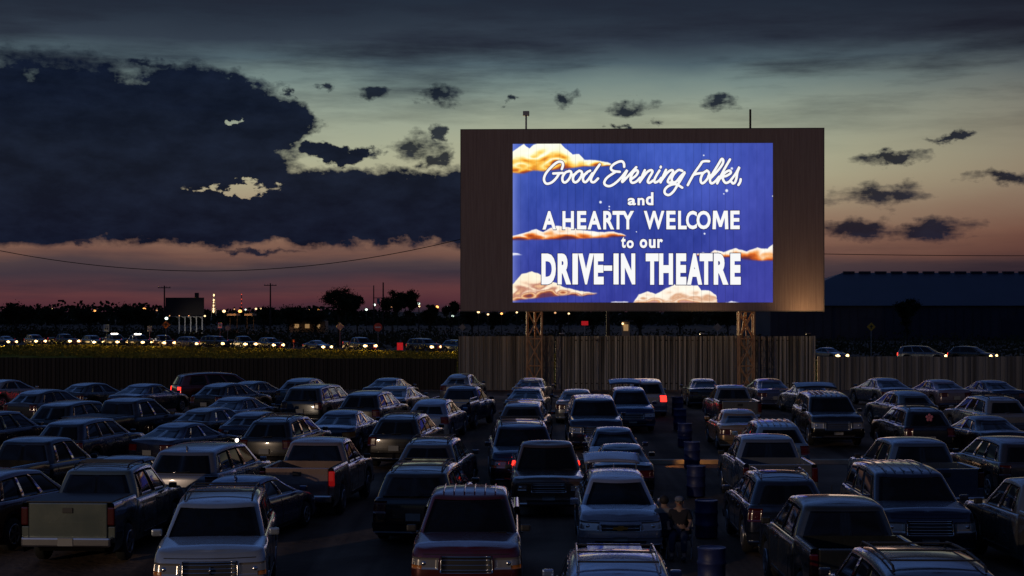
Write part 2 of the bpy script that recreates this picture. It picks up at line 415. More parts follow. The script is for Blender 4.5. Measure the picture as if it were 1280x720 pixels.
        if 'tonneau' in feats:
            MB().box(((bl[0]+bl[1])/2,0,rail+.012),(bl[1]-bl[0]-.05,W-.2,.03), bev=.012).build('bed_cover', M['plastic'], root)
        if 'rails' in feats:
            for sg in (1,-1):
                MB().path([(bl[1]-.1,sg*(hw-.1),rail),(bl[1]-.2,sg*(hw-.1),rail+.13),(bl[0]+.3,sg*(hw-.1),rail+.13),(bl[0]+.2,sg*(hw-.1),rail)], .022).build('bed_rail', M['chrome'], root)
    zr = lambda x: rz-cv*((x-xm)/hxr)**2+.07
    if 'rack' in feats:
        x0, x1 = p['wt']-.35, p['rt']+.25; nn = 6
        for sg in (1,-1):
            y = sg*(wt-.12)
            MB().path([(x0,y,zr(x0)),(x0-.1,y,zr(x0)+.055)]+[(x0-.1+(x1-x0+.2)*i/nn, y, zr(x0-.1+(x1-x0+.2)*i/nn)+.06) for i in range(nn+1)]+[(x1,y,zr(x1))], .02).build('roof_rail', M['chrome'] if 'chromerack' in feats else M['plastic'], root)
        for x in (x0-.45, (x0+x1)/2-.1, x1+.35):
            MB().box((x,0,zr(x)+.075),(.05,2*(wt-.12),.025), bev=.008).build('crossbar', M['plastic'], root)
    if 'sunroof' in feats:
        x = p['wt']-.62; MB().box((x,0,zr(x)+.022),(.72,.85,.012), bev=.005).build('sunroof', M['glass'], root)
    if 'ribs' in feats:
        for k in range(6):
            y = (k-2.5)*.2; n = 8; x0, x1 = p['wt']-.2, p['rt']+.15; pts = [(x0+(x1-x0)*i/n, y, zr(x0+(x1-x0)*i/n)+.02) for i in range(n+1)]
            MB().path(pts, .016, 5).build('roof_rib', M['paint'], root)
    if 'antenna' in feats:
        x = p['rt']+.3 if not pick else p['wb']+.2; z = zr(x) if not pick else top(x)
        MB().tube((x,-.3,z),(x-.15,-.3,z+.75),.009,5).build('antenna', M['plastic'], root)
    if 'fin' in feats:
        x = p['rt']+.35; MB().prism([(0,0),(.16,0),(.02,.09),(-.02,.09)],(x-.1,.012,zr(x)-.005),(1,0,0),(0,0,1),.024).build('roof_antenna', M['paint'], root)
    if 'liftgate' in feats:
        x0, z0 = p['rt'], H-.04; w = wt; vs = []; fs = []; n = 10; ln = 1.12
        for i in range(n+1):
            u = i/n; x = x0-ln*u; z = z0+.08+.20*math.sin(u*1.45)-(.10*max(0,u-.6)/.4)
            for y in np.linspace(-1, 1, 9):
                vs.append((x+.05*(1-y*y)*0, y*(w+.05+.04*u), z+.05*(1-y*y)))
        k = 9; m_ = len(vs)
        vs += [(v[0], v[1], v[2]-.05) for v in vs]
        for i in range(n):
            for j in range(k-1):
                a = i*k+j; fs.append((a,a+1,a+k+1,a+k)); fs.append((m_+a,m_+a+k,m_+a+k+1,m_+a+1))
        for i in range(n): fs += [(i*k,(i+1)*k,m_+(i+1)*k,m_+i*k),(i*k+k-1,m_+i*k+k-1,m_+(i+1)*k+k-1,(i+1)*k+k-1)]
        for j in range(k-1): fs += [(n*k+j,n*k+j+1,m_+n*k+j+1,m_+n*k+j),(j,m_+j,m_+j+1,j+1)]
        lg = MB().add(vs, fs, True).build('liftgate', M['paint'], root)
        for sg in (1,-1): MB().tube((x0-.1,sg*(w-.02),z0-.35),(x0-.55,sg*w,z0+.22),.014,6).build('gas_strut', M['chrome'], lg)
    if 'seatview' in feats: pass
    if 'ladderbar' in feats:
        MB().box((p['wt']-.9,0,zr(p['wt']-.9)+.09),(.3,.95,.1), bev=.02).build('light_bar', M['lightbar'], root)
    if 'bowtie_front' in feats or 'bowtie_rear' in feats:
        poly = [(-.16,.025),(-.06,.025),(-.05,.05),(.07,.05),(.06,.025),(.16,.025),(.14,-.025),(.05,-.025),(.04,-.05),(-.08,-.05),(-.07,-.025),(-.18,-.025)]
        if 'bowtie_front' in feats:
            c = body.P(0, (gt[0]+gt[1])/2, .05); MB().prism(poly, c, (0,1,0), (0,0,1), .03).build('emblem', M['gold'], gr)
        else:
            MB().prism([(x*1.15, y*1.15) for x, y in poly], (-hl-.045,0,rail-.36), (0,-1,0), (0,0,1), .03).build('emblem', M['gold'], tg)
    if 'crest' in feats:
        c = body.P(0, (gt[0]+gt[1])/2, .03); MB().lathe((c.x,c.y,c.z),[(.07,0),(.07,.02),(.05,.03)],14,'y').build('emblem', M['chrome'], gr)
    return root

SED = dict(name='sedan', L=4.65, W=1.8, H=1.45, rw=.32, fx=1.42, rx=-1.33, gc=.2, top=[(2.4,.70),(2.0,.79),(1.1,.93),(.2,.95),(-1.4,1.0),(-1.8,1.01),(-2.35,.96)],
           wb=1.28, wt=.42, rt=-1.1, rb=-1.85, wins=((.328,.478),(.486,.62),(.626,.672)), curve=.06, tumble=.30, ccr=.17)
SED2 = dict(SED, L=4.95, W=1.84, H=1.47, top=[(2.5,.70),(2.1,.8),(1.2,.95),(.2,.97),(-1.4,1.0),(-1.9,1.0),(-2.45,.93)], fx=1.5, rx=-1.4, wb=1.38, wt=.45, rt=-1.15, rb=-2.0, bow=.18, cr=.3, ta=(.72,.845))
COUPE = dict(SED, name='hatchback', L=4.3, W=1.74, H=1.46, top=[(2.15,.72),(1.8,.82),(1.1,.95),(0,.97),(-2.1,1.02)], fx=1.3, rx=-1.25, wb=1.1, wt=.35, rt=-1.45, rb=-2.0, wins=((.335,.48),(.5,.63)), handles=(.1,), ta=(.735,.83))
SUV = dict(name='suv', L=4.75, W=1.86, H=1.75, rw=.37, fx=1.42, rx=-1.38, gc=.26, top=[(2.35,.93),(1.95,1.02),(1.15,1.1),(0,1.12),(-2.3,1.14)], cr=.16, nose=[(0,.12),(.1,.02),(.35,0),(.6,.02),(.85,.06),(1,.14)],
           wb=1.38, wt=.55, rt=-1.88, rb=-2.25, wins=((.322,.446),(.452,.556),(.563,.675)), curve=.065, tumble=.27, ccr=.18, ta=(.735,.84), tt=(.6,.93), bow=.1)
BIG = dict(SUV, L=5.1, W=2.0, H=1.9, rw=.4, fx=1.55, rx=-1.45, gc=.3, top=[(2.55,1.06),(2.2,1.16),(1.3,1.24),(0,1.24),(-2.6,1.25)], wb=1.5, wt=.78, rt=-2.2, rb=-2.5, tumble=.23, cr=.16, bow=.07, gt=(.5,.84), ht=(.54,.82), chromebump=False, bars=4, ccr=.15)
EQX = dict(SUV, L=4.75, W=1.82, H=1.68, top=[(2.35,.86),(1.95,.98),(1.25,1.06),(0,1.08),(-2.3,1.12)], wb=1.5, wt=.68, rt=-1.85, rb=-2.24, gt=(.60,.80), bars=1, ht=(.58,.88))
VAN = dict(SUV, name='minivan', L=5.0, W=1.94, H=1.74, top=[(2.45,.8),(2.15,.93),(1.6,1.04),(0,1.06),(-2.4,1.08)], wb=1.72, wt=.85, rt=-2.15, rb=-2.4, rw=.34, gc=.2, fx=1.6, rx=-1.45, wins=((.32,.42),(.435,.545),(.56,.67)), tumble=.24)
CROSS = dict(SUV, L=4.55, W=1.78, H=1.62, top=[(2.25,.82),(1.9,.93),(1.15,1.02),(0,1.04),(-2.2,1.08)], wb=1.4, wt=.5, rt=-1.6, rb=-2.1, rw=.34, curve=.09, ccr=.2)
PT = dict(CROSS, L=4.3, W=1.72, H=1.6, top=[(2.1,.85),(1.8,.97),(1.1,1.03),(0,1.04),(-2.1,1.08)], wb=1.15, wt=.55, rt=-1.45, rb=-2.0, curve=.1, tumble=.3, ccr=.24, cr=.3)
PIC = dict(name='pickup_truck', L=5.75, W=2.0, H=1.9, rw=.4, fx=1.85, rx=-1.7, gc=.32, top=[(2.85,1.04),(2.5,1.12),(1.4,1.19),(-.95,1.22)], cr=.13, nose=[(0,.1),(.1,.02),(.35,0),(.85,.03),(1,.1)],
           wb=1.6, wt=.8, rt=-.68, rb=-.84, cabr=-.9, rail=1.34, wins=((.328,.496),(.506,.672)), curve=.045, tumble=.26, ccr=.15, bow=.06, gt=(.5,.86), ht=(.56,.84), handles=(.5,), chromebump=True)
CREW = dict(PIC, L=5.85, W=2.02, H=1.93, top=[(2.9,1.06),(2.5,1.14),(1.5,1.21),(-1.4,1.24)], wb=1.72, wt=.92, rt=-.94, rb=-1.1, cabr=-1.16, wins=((.325,.49),(.5,.672)), fx=1.9, rx=-1.85, rail=1.36)
OLD = dict(PIC, L=5.4, W=1.95, H=1.84, top=[(2.7,1.02),(2.4,1.06),(1.2,1.1),(-.9,1.12)], wb=1.2, wt=.75, rt=-.3, rb=-.42, cabr=-.48, rail=1.2, wins=((.335,.665),), cr=.07, bow=.03, nose=[(0,.06),(.1,.0),(.9,.01),(1,.04)], ht=(.6,.8), ha=(.15,.21), gt=(.55,.84))
SMALLP = dict(PIC, L=5.2, W=1.84, H=1.74, top=[(2.55,.95),(2.2,1.02),(1.3,1.08),(-.9,1.1)], rail=1.2, fx=1.6, rx=-1.6, wb=1.5, wt=.7, rt=-.56, rb=-.72, cabr=-.78, rw=.36)
TYPES = {'sedan':('car',SED),'sedanb':('car',SED2),'hatch':('car',COUPE),'suv':('car',SUV),'big':('car',BIG),'eqx':('car',EQX),'van':('car',VAN),'cross':('car',CROSS),'pt':('car',PT),
         'pickup':('pickup',PIC),'crew':('pickup',CREW),'oldp':('pickup',OLD),'smallp':('pickup',SMALLP)}
CATS = {'sedan':'car','sedanb':'car','hatch':'car','suv':'SUV','big':'SUV','eqx':'SUV','van':'minivan','cross':'SUV','pt':'car','pickup':'pickup truck','crew':'pickup truck','oldp':'pickup truck','smallp':'pickup truck'}
# paint colours
P_ = dict(midgrey=(.12,.12,.125), silver=(.19,.19,.20), white=(.36,.36,.37), tan=(.26,.21,.15), dkblue=(.010,.016,.042), blue=(.025,.045,.11), black=(.008,.008,.009), grey=(.09,.09,.095), dkgrey=(.032,.032,.035),
          red=(.10,.006,.010), maroon=(.075,.008,.01), green=(.02,.045,.03), brown=(.10,.06,.04), bluegrey=(.07,.10,.15), gold=(.30,.22,.10), ltblue=(.16,.25,.38))
# type, roof px, roof py, facing ('a' away, 't' towards camera), extra yaw, paint, features, label
CARS = [
 # nearest
 ('van',770,692,'a',0,'ltblue',('rack','chromerack','sunroof'),'pale blue van with roof rails at the bottom edge, below the white open-hatch SUV'),
 ('big',1150,690,'a',2,'dkblue',('rack',),'dark blue railed-roof SUV at the bottom edge, below the gold-badged grey pickup'),
 ('crew',1043,619,'a',-1,'dkgrey',('bowtie_rear','antenna'),'dark grey pickup with a gold badge on its tailgate, seen from behind'),
 ('big',1162,578,'t',1,'dkblue',('ribs',),'dark blue square SUV facing the camera, beside the gold-badged pickup'),
 ('crew',588,607,'t',0,'red',('ribs','amber','plainbump'),'red pickup facing the camera with a blue sheen on its ribbed roof'),
 ('big',279,611,'t',-6,'white',('rack','crest','amber'),'big white SUV facing the camera with a barred chrome grille'),
 ('sedanb',318,590,'a',16,'blue',('fin',),'dark blue domed car right behind the big white SUV'),
 ('crew',136,578,'a',-4,'midgrey',('rack','tonneau'),'silver-grey pickup with a tan-lit tailgate beside the big white SUV, seen from behind'),
 ('big',250,553,'a',6,'silver',('fin',),'silver wagon-like SUV behind the domed dark blue car, dark rear glass'),
 ('pickup',392,548,'a',2,'tan',('braking_one',),'tan pickup with its right tail light glowing red, seen from behind'),
 ('sedanb',164,569,'a',10,'dkblue',(),'dark sedan with a rounded roof between the silver pickup and the silver SUV'),
 ('suv',552,546,'a',4,'grey',('rack',),'grey SUV with pale framed rear window, behind the black minivan'),
 ('van',530,578,'a',3,'black',('rack','sunroof'),'black minivan with a roof rack beside the red ribbed-roof pickup'),
 ('oldp',694,550,'t',0,'brown',(),'old square brown pickup facing the camera with a pale number plate'),
 ('sedan',766,553,'a',0,'black',(),'black sedan half hidden behind the white open-hatch SUV'),
 ('eqx',768,586,'t',1,'white',('liftgate','bowtie_front','fin'),'white SUV facing the camera with its rear hatch raised above the roof'),
 ('sedan',766,534,'t',0,'dkblue',(),'dark blue sedan roof between the old brown pickup and the barrels'),
 ('pickup',955,542,'a',0,'silver',(),'silver pickup seen from behind beside the row of blue barrels'),
 ('suv',973,588,'a',0,'dkblue',('rack','chromerack'),'dark blue SUV with chrome roof rails, below the silver pickup by the barrels'),
 ('suv',966,525,'a',0,'ltblue',('ribs',),'pale blue SUV with a ribbed roof just beyond the silver pickup'),
 ('sedan',921,511,'a',0,'gold',(),'champagne sedan lit warm from behind near the barrels'),
 ('smallp',913,481,'a',-1,'silver',(),'small silver pickup in front of the champagne sedan, near the fence'),
 ('sedan',878,473,'a',2,'dkgrey',(),'dark grey sedan by the tall fence, first beside the blue barrels'),
 ('sedanb',959,473,'a',0,'bluegrey',(),'blue-grey sedan by the fence under the second screen tower'),
 ('big',1035,489,'t',1,'black',('liftgate','ribs'),'black SUV facing the camera with its rear hatch open high above the roof'),
 ('sedanb',1112,472,'a',-3,'bluegrey',(),'blue-grey sedan by the low fence, side glass catching the sky'),
 ('cross',1132,488,'a',-6,'bluegrey',(),'blue-grey wagon showing its side windows, behind the SUV with a pink window sticker'),
 ('suv',1142,507,'a',0,'black',('rack','sticker'),'black SUV with a pink sticker on its rear window'),
 ('crew',1138,546,'a',-6,'bluegrey',(),'large blue-grey pickup with a long pale side, beyond the square dark blue SUV'),
 ('sedan',1176,474,'a',-4,'silver',(),'silver sedan by the low fence next to the blue-grey sedan'),
 ('sedan',1010,479,'a',-4,'silver',(),'silver sedan peeping out left of the black open-hatch SUV'),
 # centre
 ('big',740,493,'t',0,'dkblue',(),'dark blue SUV facing the camera with a chrome badge, in the middle below the screen'),
 ('suv',779,483,'t',0,'blue',('liftgate',),'blue SUV facing the camera with a wide open hatch near the fence'),
 ('van',806,473,'a',1,'white',('braking',),'white van near the fence with its brake light glowing red'),
 ('sedan',724,486,'a',0,'silver',(),'silver sedan half hidden by the dark blue SUV with the chrome badge'),
 ('sedan',665,472,'a',2,'silver',(),'silver sedan at the fence right below the first screen tower'),
 ('sedanb',654,484,'a',2,'dkblue',(),'dark blue sedan behind the silver one below the first screen tower'),
 ('suv',655,501,'a',2,'dkgrey',(),'dark grey SUV squeezed between the orange-lit SUV and the dark blue sedan'),
 ('big',642,524,'t',-2,'dkblue',('rack','amber'),'dark SUV facing the camera, its grille lit orange by brake lights'),
 ('pt',577,467,'a',4,'silver',(),'small silver rounded car against the fence by the end of the tall part'),
 ('smallp',588,482,'a',12,'blue',('rails',),'blue pickup with chrome bed rails pointing to the screen'),
 ('cross',543,498,'a',6,'ltblue',(),'pale blue roofed wagon beside the pickup with chrome bed rails'),
 ('suv',505,516,'a',6,'black',('rack',),'black SUV with a silver-looking side and small roof rack'),
 ('sedanb',430,512,'a',5,'dkblue',('palelamps',),'dark blue sedan with pale tail lamps and number plate'),
 ('suv',462,488,'a',10,'black',(),'black SUV with a bright wing mirror behind the dark blue sedan'),
 ('sedan',487,472,'a',8,'dkblue',(),'dark blue sedan by the left fence beside the small rounded car'),
 ('sedanb',497,482,'a',10,'silver',(),'silver sedan with curved side glass in front of the black SUV'),
 ('van',392,480,'a',10,'dkgrey',(),'dark grey minivan with a long flat roof near the fence'),
 ('cross',376,472,'a',6,'bluegrey',(),'blue-grey SUV roof showing beyond the dark grey minivan'),
 ('suv',352,519,'a',10,'black',('rack',),'black SUV with open side glass behind the tan pickup'),
 ('hatch',304,513,'a',10,'dkblue',(),'dark blue hatchback left of the black SUV with open side glass'),
 ('sedanb',299,495,'a',18,'dkblue',(),'dark blue sedan with a bright glint on its windscreen edge'),
 ('cross',282,478,'a',25,'black',(),'black SUV in front of the maroon minivan'),
 ('sedan',320,476,'a',25,'black',('sidelamp',),'black car by the fence with a white lamp shining at its front corner'),
 ('hatch',243,508,'a',28,'dkgrey',(),'dark grey hatchback with a silvery windscreen catching light'),
 ('sedan',214,527,'a',30,'dkblue',('sidelamp',),'dark blue sedan with a lit white lamp at its front'),
 ('sedanb',182,479,'a',10,'dkblue',(),'dark blue rounded sedan at the fence left of the maroon minivan'),
 ('pickup',140,496,'a',26,'black',('tonneau',),'black pickup with a covered bed behind the rounded sedan'),
 ('suv',112,503,'a',18,'black',(),'black SUV nearest to the black covered pickup'),
 ('suv',116,522,'a',12,'dkblue',(),'dark blue SUV with an arched rear side window'),
 ('van',260,465,'a',95,'maroon',('braking','antenna'),'maroon minivan with a glaring red brake light and a tall aerial'),
 ('hatch',112,478,'a',20,'black',(),'black hatchback roof alone near the left fence'),
 # beyond the photograph's dark borders
 ('cross',55,486,'a',18,'dkgrey',(),'dark grey SUV beside the black hatchback near the left fence'),
 ('suv',22,512,'a',14,'dkblue',(),'dark blue SUV in the third row from the left fence at the picture edge'),
 ('pickup',48,545,'a',14,'black',(),'black pickup at the left edge ahead of the silver tan-tailgate pickup'),
 ('sedan',6,474,'a',20,'silver',(),'silver sedan at the fence at the far left edge'),
 ('suv',-5,586,'a',14,'maroon',(),'maroon SUV cut by the left edge beside the silver pickup'),
 ('sedan',1228,475,'a',-6,'dkblue',(),'dark blue sedan by the low fence at the right, past the silver sedan'),
 ('suv',1240,494,'a',-4,'silver',('rack',),'silver SUV at the right edge beside the blue-grey wagon'),
 ('sedan',1228,519,'a',-4,'black',(),'black sedan at the right beside the pink-sticker SUV'),
 ('suv',1262,545,'a',-4,'dkgrey',(),'dark grey SUV at the right edge beside the large blue-grey pickup'),
 ('pickup',1262,596,'a',-2,'grey',(),'grey pickup cut by the right edge beside the square dark blue SUV'),
]
SCRX = 8.9
protos = {}
def proto(tp, feats):
    key = (tp, tuple(sorted(f for f in feats if f not in ('sidelamp','braking_one','sticker','palelamps'))))
    if key in protos: return protos[key], False
    kind, p = TYPES[tp]; r = make_car(kind, p, feats); protos[key] = r
    return r, True
placed = []
def solve_depth(py, h):
    d = 40.
    for _ in range(60): d = F*(CAMH-zg(d)-h)/(py-HY)*.5+d*.5
    return d
jobs = []
for (tp, px, py, face, ey, colr, feats, label) in CARS:
    p = TYPES[tp][1]; d = solve_depth(py, p['H'])
    x = (px-640)/F*d
    th = math.degrees(math.atan2(SCRX-x, 108-d)) if d < 90 else 5
    th = th*.35+ey*.5 if face == 'a' else 180+ey
    # roof centre is behind the vehicle centre for long bonnets
    off = (p['wt']+p['rt'])/2
    rz = R(90-th)
    cx, cy = x-off*math.cos(rz), d-off*math.sin(rz)
    jobs.append([tp, cx, cy, rz, colr, feats, label, p])
# push overlapping neighbours apart (cars do not intersect)
def corners(j, grow=.0):
    tp, cx, cy, rz, *_r, p = j; c, s = math.cos(rz), math.sin(rz); hl, hw = p['L']/2+.12+grow, p['W']/2+.16+grow
    return [(cx+a*hl*c-b*hw*s, cy+a*hl*s+b*hw*c) for a, b in ((1,1),(1,-1),(-1,-1),(-1,1))]
def overlap(j, k):
    A, B = corners(j), corners(k); best = None
    for rz in (j[3], k[3]):
        for ax in ((math.cos(rz), math.sin(rz)), (-math.sin(rz), math.cos(rz))):
            a = [p[0]*ax[0]+p[1]*ax[1] for p in A]; b = [p[0]*ax[0]+p[1]*ax[1] for p in B]
            o = min(max(a), max(b))-max(min(a), min(b))
            if o <= 0: return None
            sgn = 1 if sum(a) > sum(b) else -1
            if best is None or o < best[0]: best = (o, ax[0]*sgn, ax[1]*sgn)
    return best
start = [(j[1], j[2]) for j in jobs]
for it in range(300):
    mv = 0
    for i in range(len(jobs)):
        for k in range(i):
            if abs(jobs[i][1]-jobs[k][1])+abs(jobs[i][2]-jobs[k][2]) > 11: continue
            o = overlap(jobs[i], jobs[k])
            if o:
                q = o[0]*.5+.003; mv += q
                jobs[i][1] += o[1]*q; jobs[i][2] += o[2]*q; jobs[k][1] -= o[1]*q; jobs[k][2] -= o[2]*q
    if mv < .001: break
for j in jobs:
    if j[2] > 98.5: j[2] = 98.5
for j, s0 in zip(jobs, start):
    m_ = math.hypot(j[1]-s0[0], j[2]-s0[1])
    if m_ > .8: print('moved %.1f' % m_, 'dx %.1f dy %.1f d %.0f' % (j[1]-s0[0], j[2]-s0[1], j[2]), j[6][:60])
GRP = {'car':'cars parked facing the screen','SUV':'sport utility vehicles parked in the lot','minivan':'vans parked in the lot','pickup truck':'pickup trucks parked in the lot'}
copies = []
for tp, cx, cy, rz, colr, feats, label, p in jobs:
    r, new = proto(tp, feats)
    copies.append((r, new, tp, cx, cy, rz, colr, feats, label, p))
index_children(); TREE = dict((k, list(v)) for k, v in ALLCH.items())
SPECIAL = []
for r, new, tp, cx, cy, rz, colr, feats, label, p in copies:
    objs = [r]+[c for ch in TREE[r.name] for c in [ch]+TREE.get(ch.name, [])] if new else copy_tree(r, None, TREE)
    o = objs[0]; o.location = (cx, cy, zg(cy))
    # sit on the slope
    sl = math.atan((zg(cy+math.sin(rz)*1.4)-zg(cy-math.sin(rz)*1.4))/2.8)
    o.rotation_euler = (0, -sl, rz)
    c = [v*random.uniform(.85, 1.12) for v in P_[colr]]
    for q in objs: q.color = (*c, 1)
    tag(o, label, CATS[tp], GRP[CATS[tp]])
    placed.append((o, tp, cx, cy, rz, p)); SPECIAL.append((objs, feats))
for objs, feats in SPECIAL:
    if 'braking_one' in feats or 'palelamps' in feats:
        tls = [q for q in objs if q.name.startswith('tail_light')]
        for q in tls:
            q.data = q.data.copy()
            if 'palelamps' in feats: q.data.materials[0] = M['amber']
        if 'braking_one' in feats:
            q = min(tls, key=lambda q: sum(v.co.y for v in q.data.vertices)); q.data.materials[0] = mat('faint_brake', (.3,.01,.01), .3, emit=(1,.02,.02), estr=.14)
    if 'sidelamp' in feats:
        hls = [q for q in objs if q.name.startswith('headlight')]
        q = min(hls, key=lambda q: sum(v.co.y for v in q.data.vertices)); q.data = q.data.copy(); q.data.materials[0] = M['whitelit']
        q['label'] = 'lit white headlight'
        bo_ = [q for q in objs if q.name.startswith('body')][0]; mnx = max(v.co.x for v in bo_.data.vertices); mny = max(v.co.y for v in bo_.data.vertices)
        MB().sphere((mnx-.62, -(mny+.01), .66), .085, 10, 8, (1.3,.35,.8)).build('side_lamp', M['whitelit'], objs[0])
        MB().sphere((mnx-.62, (mny+.01), .66), .11, 10, 8, (1.3,.35,.8)).build('side_lamp', M['red'], objs[0])
    if 'sticker' in feats:
        rw = [q for q in objs if q.name.startswith('rear_window')][0]
        s = MB()
        for k in range(5):
            a = math.pi*(.5+2*k/5); s.sphere((-2.21, .09*math.cos(a), 1.45+.09*math.sin(a)), .055, 8, 6, (.25,1,1))
        s.sphere((-2.21,0,1.45), .04, 8, 6, (.3,1,1)); so = s.build('flower_sticker', mat('pink_sticker', (.6,.18,.22), .7), rw)

# ------------------------------------------------------------------ camera
cam = bpy.data.cameras.new('camera'); co = bpy.data.objects.new('camera', cam); COL.objects.link(co)
co.location = (0,0,CAMH); co.rotation_euler = (R(90),0,0)
cam.sensor_width = 36; cam.lens = F/1280*36; cam.shift_y = (HY-360)/1280
cam.clip_start = .5; cam.clip_end = 9000
scene.camera = co

# ------------------------------------------------------------------ ground
ys = list(np.linspace(-60, 40, 11))+list(np.linspace(42, 104, 63))+[115,130,150,180,220,300,450,700,1200,2500,6000]
xs = [-6000,-2500,-1000,-400,-150]+list(np.linspace(-90,120,43))+[180,400,1000,2500,6000]
ZB = lambda y: 0.0
vs = []; n = len(xs)
for y in ys:
    for x in xs:
        j = (.03*math.sin(x*1.3+y*.4)*math.sin(y*.9)+.02*math.sin(x*.37+1)*math.sin(y*.23)) if y < 100 else 0
        vs.append((x, y, zg(y)-.02+min(j,0)*.6))
MB().add(vs, [(j*n+i, j*n+i+1, (j+1)*n+i+1, (j+1)*n+i) for j in range(len(ys)-1) for i in range(n-1)], True).build('ground', M['ground'])
tag(bpy.data.objects['ground'], kind='structure')
# road line (queue) and verge
rp = [(-300,395),(-63.5,237),(-10,201),(34,171),(160,95)]
def strip(o0, o1, z, name, m):
    a = []
    for i,(x,y) in enumerate(rp):
        p0 = rp[max(0,i-1)]; p1 = rp[min(len(rp)-1,i+1)]; d = Vector((p1[0]-p0[0],p1[1]-p0[1],0)).normalized(); nn = Vector((-d.y,d.x,0))
        a += [Vector((x,y,z))+nn*o0, Vector((x,y,z))+nn*o1]
    mb = MB(); mb.add(a, [(2*i,2*i+2,2*i+3,2*i+1) for i in range(len(rp)-1)]); o = mb.build(name, m); tag(o, kind='structure'); return o
strip(-2.2, 9, .004, 'road', M['asphalt'])
strip(2.85, 3.0, .010, 'road_marking', mat('yellow_paint', (.6,.4,.08), .7))
# bumpy verge between the fence and the road
def road_y(x):
    for (a,ya),(b,yb) in zip(rp[:-1], rp[1:]):
        if x <= b: return ya+(yb-ya)*(x-a)/(b-a)
    return rp[-1][1]
nx, ny = 240, 34; vs = []
for j in range(ny+1):
    for i in range(nx+1):
        x = -170+ (x_:=i/nx)*290; y1 = road_y(x)-2.6; y0 = 112; t = j/ny; y = y0+(y1-y0)*t
        h = .07+.10*math.sin(x*.31+y*.11)*math.sin(y*.5+x*.07)+.05*math.sin(x*1.7+y)+.04*random.random()
        vs.append((x,y,(h+.05)*min(1,(1-t)*6+.1)+.01))
o = MB().add(vs, [(j*(nx+1)+i, j*(nx+1)+i+1, (j+1)*(nx+1)+i+1, (j+1)*(nx+1)+i) for j in range(ny) for i in range(nx)], True).build('grass_verge', M['grass']); tag(o, kind='structure')
# grass tufts on the verge along the road
tv, tf = [], []
for k in range(17000):
    x = random.uniform(-72, 30); y = road_y(x)-2.8-random.random()**1.3*45
    if y < 113: continue
    h = random.uniform(.12,.4); a = random.uniform(0,6.28); w = random.uniform(.1,.35); b = len(tv); dx, dy = math.cos(a)*w, math.sin(a)*w
    tv += [(x-dx,y-dy,.05),(x+dx,y+dy,.05),(x+dx*.4+random.uniform(-.1,.1),y+dy*.4,.12+h),(x-dx*.6,y-dy*.6,.1+h*.8)]; tf.append((b,b+1,b+2,b+3))
o = MB().add(tv, tf).build('grass', M['grass']); tag(o, 'dry roadside grass lit by the headlights', 'grass', kind='stuff')
# kerb across the lot
kz = zg(55)
o = MB().box((16.5,55,kz+.02),(29,.22,.22), bev=.03).build('kerb', M['kerb']); tag(o, kind='structure')

# ------------------------------------------------------------------ screen
TH = R(-2.0)                                  # the screen's turn about the vertical
SC = Vector((8.6,105,0))
ux = Vector((math.cos(TH), math.sin(TH), 0)); nrm = Vector((math.sin(TH), -math.cos(TH), 0))   # nrm towards the camera
cam0 = Vector((0,0,CAMH))
def onscreen(px, py):                         # local (u along the board, z) of the board's front plane
    dr = Vector(((px-640)/F, 1, (HY-py)/F)); t = (SC-cam0).dot(nrm)/dr.dot(nrm); p = cam0+dr*t
    return (p-SC).dot(ux), p.z
root = empty('movie_screen', SC, TH)
tag(root, 'huge brown drive-in movie screen showing the welcome picture', 'movie screen')
u0, z1 = onscreen(576.5,162.5); u1, _ = onscreen(1029.5,161); _, z0 = onscreen(800,388.3)
W_, D_ = u1-u0, .55
# front of vertical steel panels: shallow ribs
mb = MB(); npan = 46; w = W_/npan
for i in range(npan):
    a = u0+i*w
    vs = [(a,-.0,z0),(a+w*.06,-.008,z0),(a+w*.94,-.008,z0),(a+w,0,z0),(a,-.0,z1),(a+w*.06,-.008,z1),(a+w*.94,-.008,z1),(a+w,0,z1)]
    mb.add(vs, [(0,1,5,4),(1,2,6,5),(2,3,7,6)])
mb.build('panel', M['board'], root)
MB().box(((u0+u1)/2, D_/2+.02, (z0+z1)/2),(W_+.12,D_,z1-z0+.12)).build('frame', M['boardback'], root)
mb = MB()
for u in np.linspace(u0+.6,u1-.6,12): mb.box((u,D_+.22,(z0+z1)/2),(.15,.35,z1-z0))
mb.build('back_brace', M['truss'], root)
# picture
a0, b1 = onscreen(641,180); a1, _ = onscreen(966,180); _, b0 = onscreen(800,378)
NX, NY = 560, 342
PX = np.linspace(641, 966, NX); PY = np.linspace(180, 378, NY)
gx, gy = np.meshgrid(PX, PY)
def vnoise(x, y, s, seed):
    r = np.random.default_rng(seed).random((80,80)); x = x/s; y = y/s
    xi, yi = np.floor(x).astype(int), np.floor(y).astype(int); fx, fy = x-xi, y-yi; fx = fx*fx*(3-2*fx); fy = fy*fy*(3-2*fy)
    g = lambda i, j: r[(xi+i) % 80, (yi+j) % 80]
    return (g(0,0)*(1-fx)+g(1,0)*fx)*(1-fy)+(g(0,1)*(1-fx)+g(1,1)*fx)*fy
def fbm(x, y, s, seed): return sum(vnoise(x, y, s/2**k, seed+k)/2**k for k in range(4))/1.875
S = lambda a, b, x: np.clip((x-a)/(b-a),0,1)**2*(3-2*np.clip((x-a)/(b-a),0,1))
tt_ = (gy-180)/198
top_c, bot_c = np.array([60,86,178.]), np.array([56,62,152.])
img = top_c*(1-tt_[...,None])+bot_c*tt_[...,None]
img += (fbm(gx,gy,60,3)[...,None]-.5)*np.array([30,30,44])+(fbm(gx*1.0,gy*.35,5,9)[...,None]-.5)*np.array([16,16,22])
edge = np.exp(-(gx-641)/7)*1.0; img = img*(1-.55*edge[...,None])+np.array([150,165,235])*.55*edge[...,None]
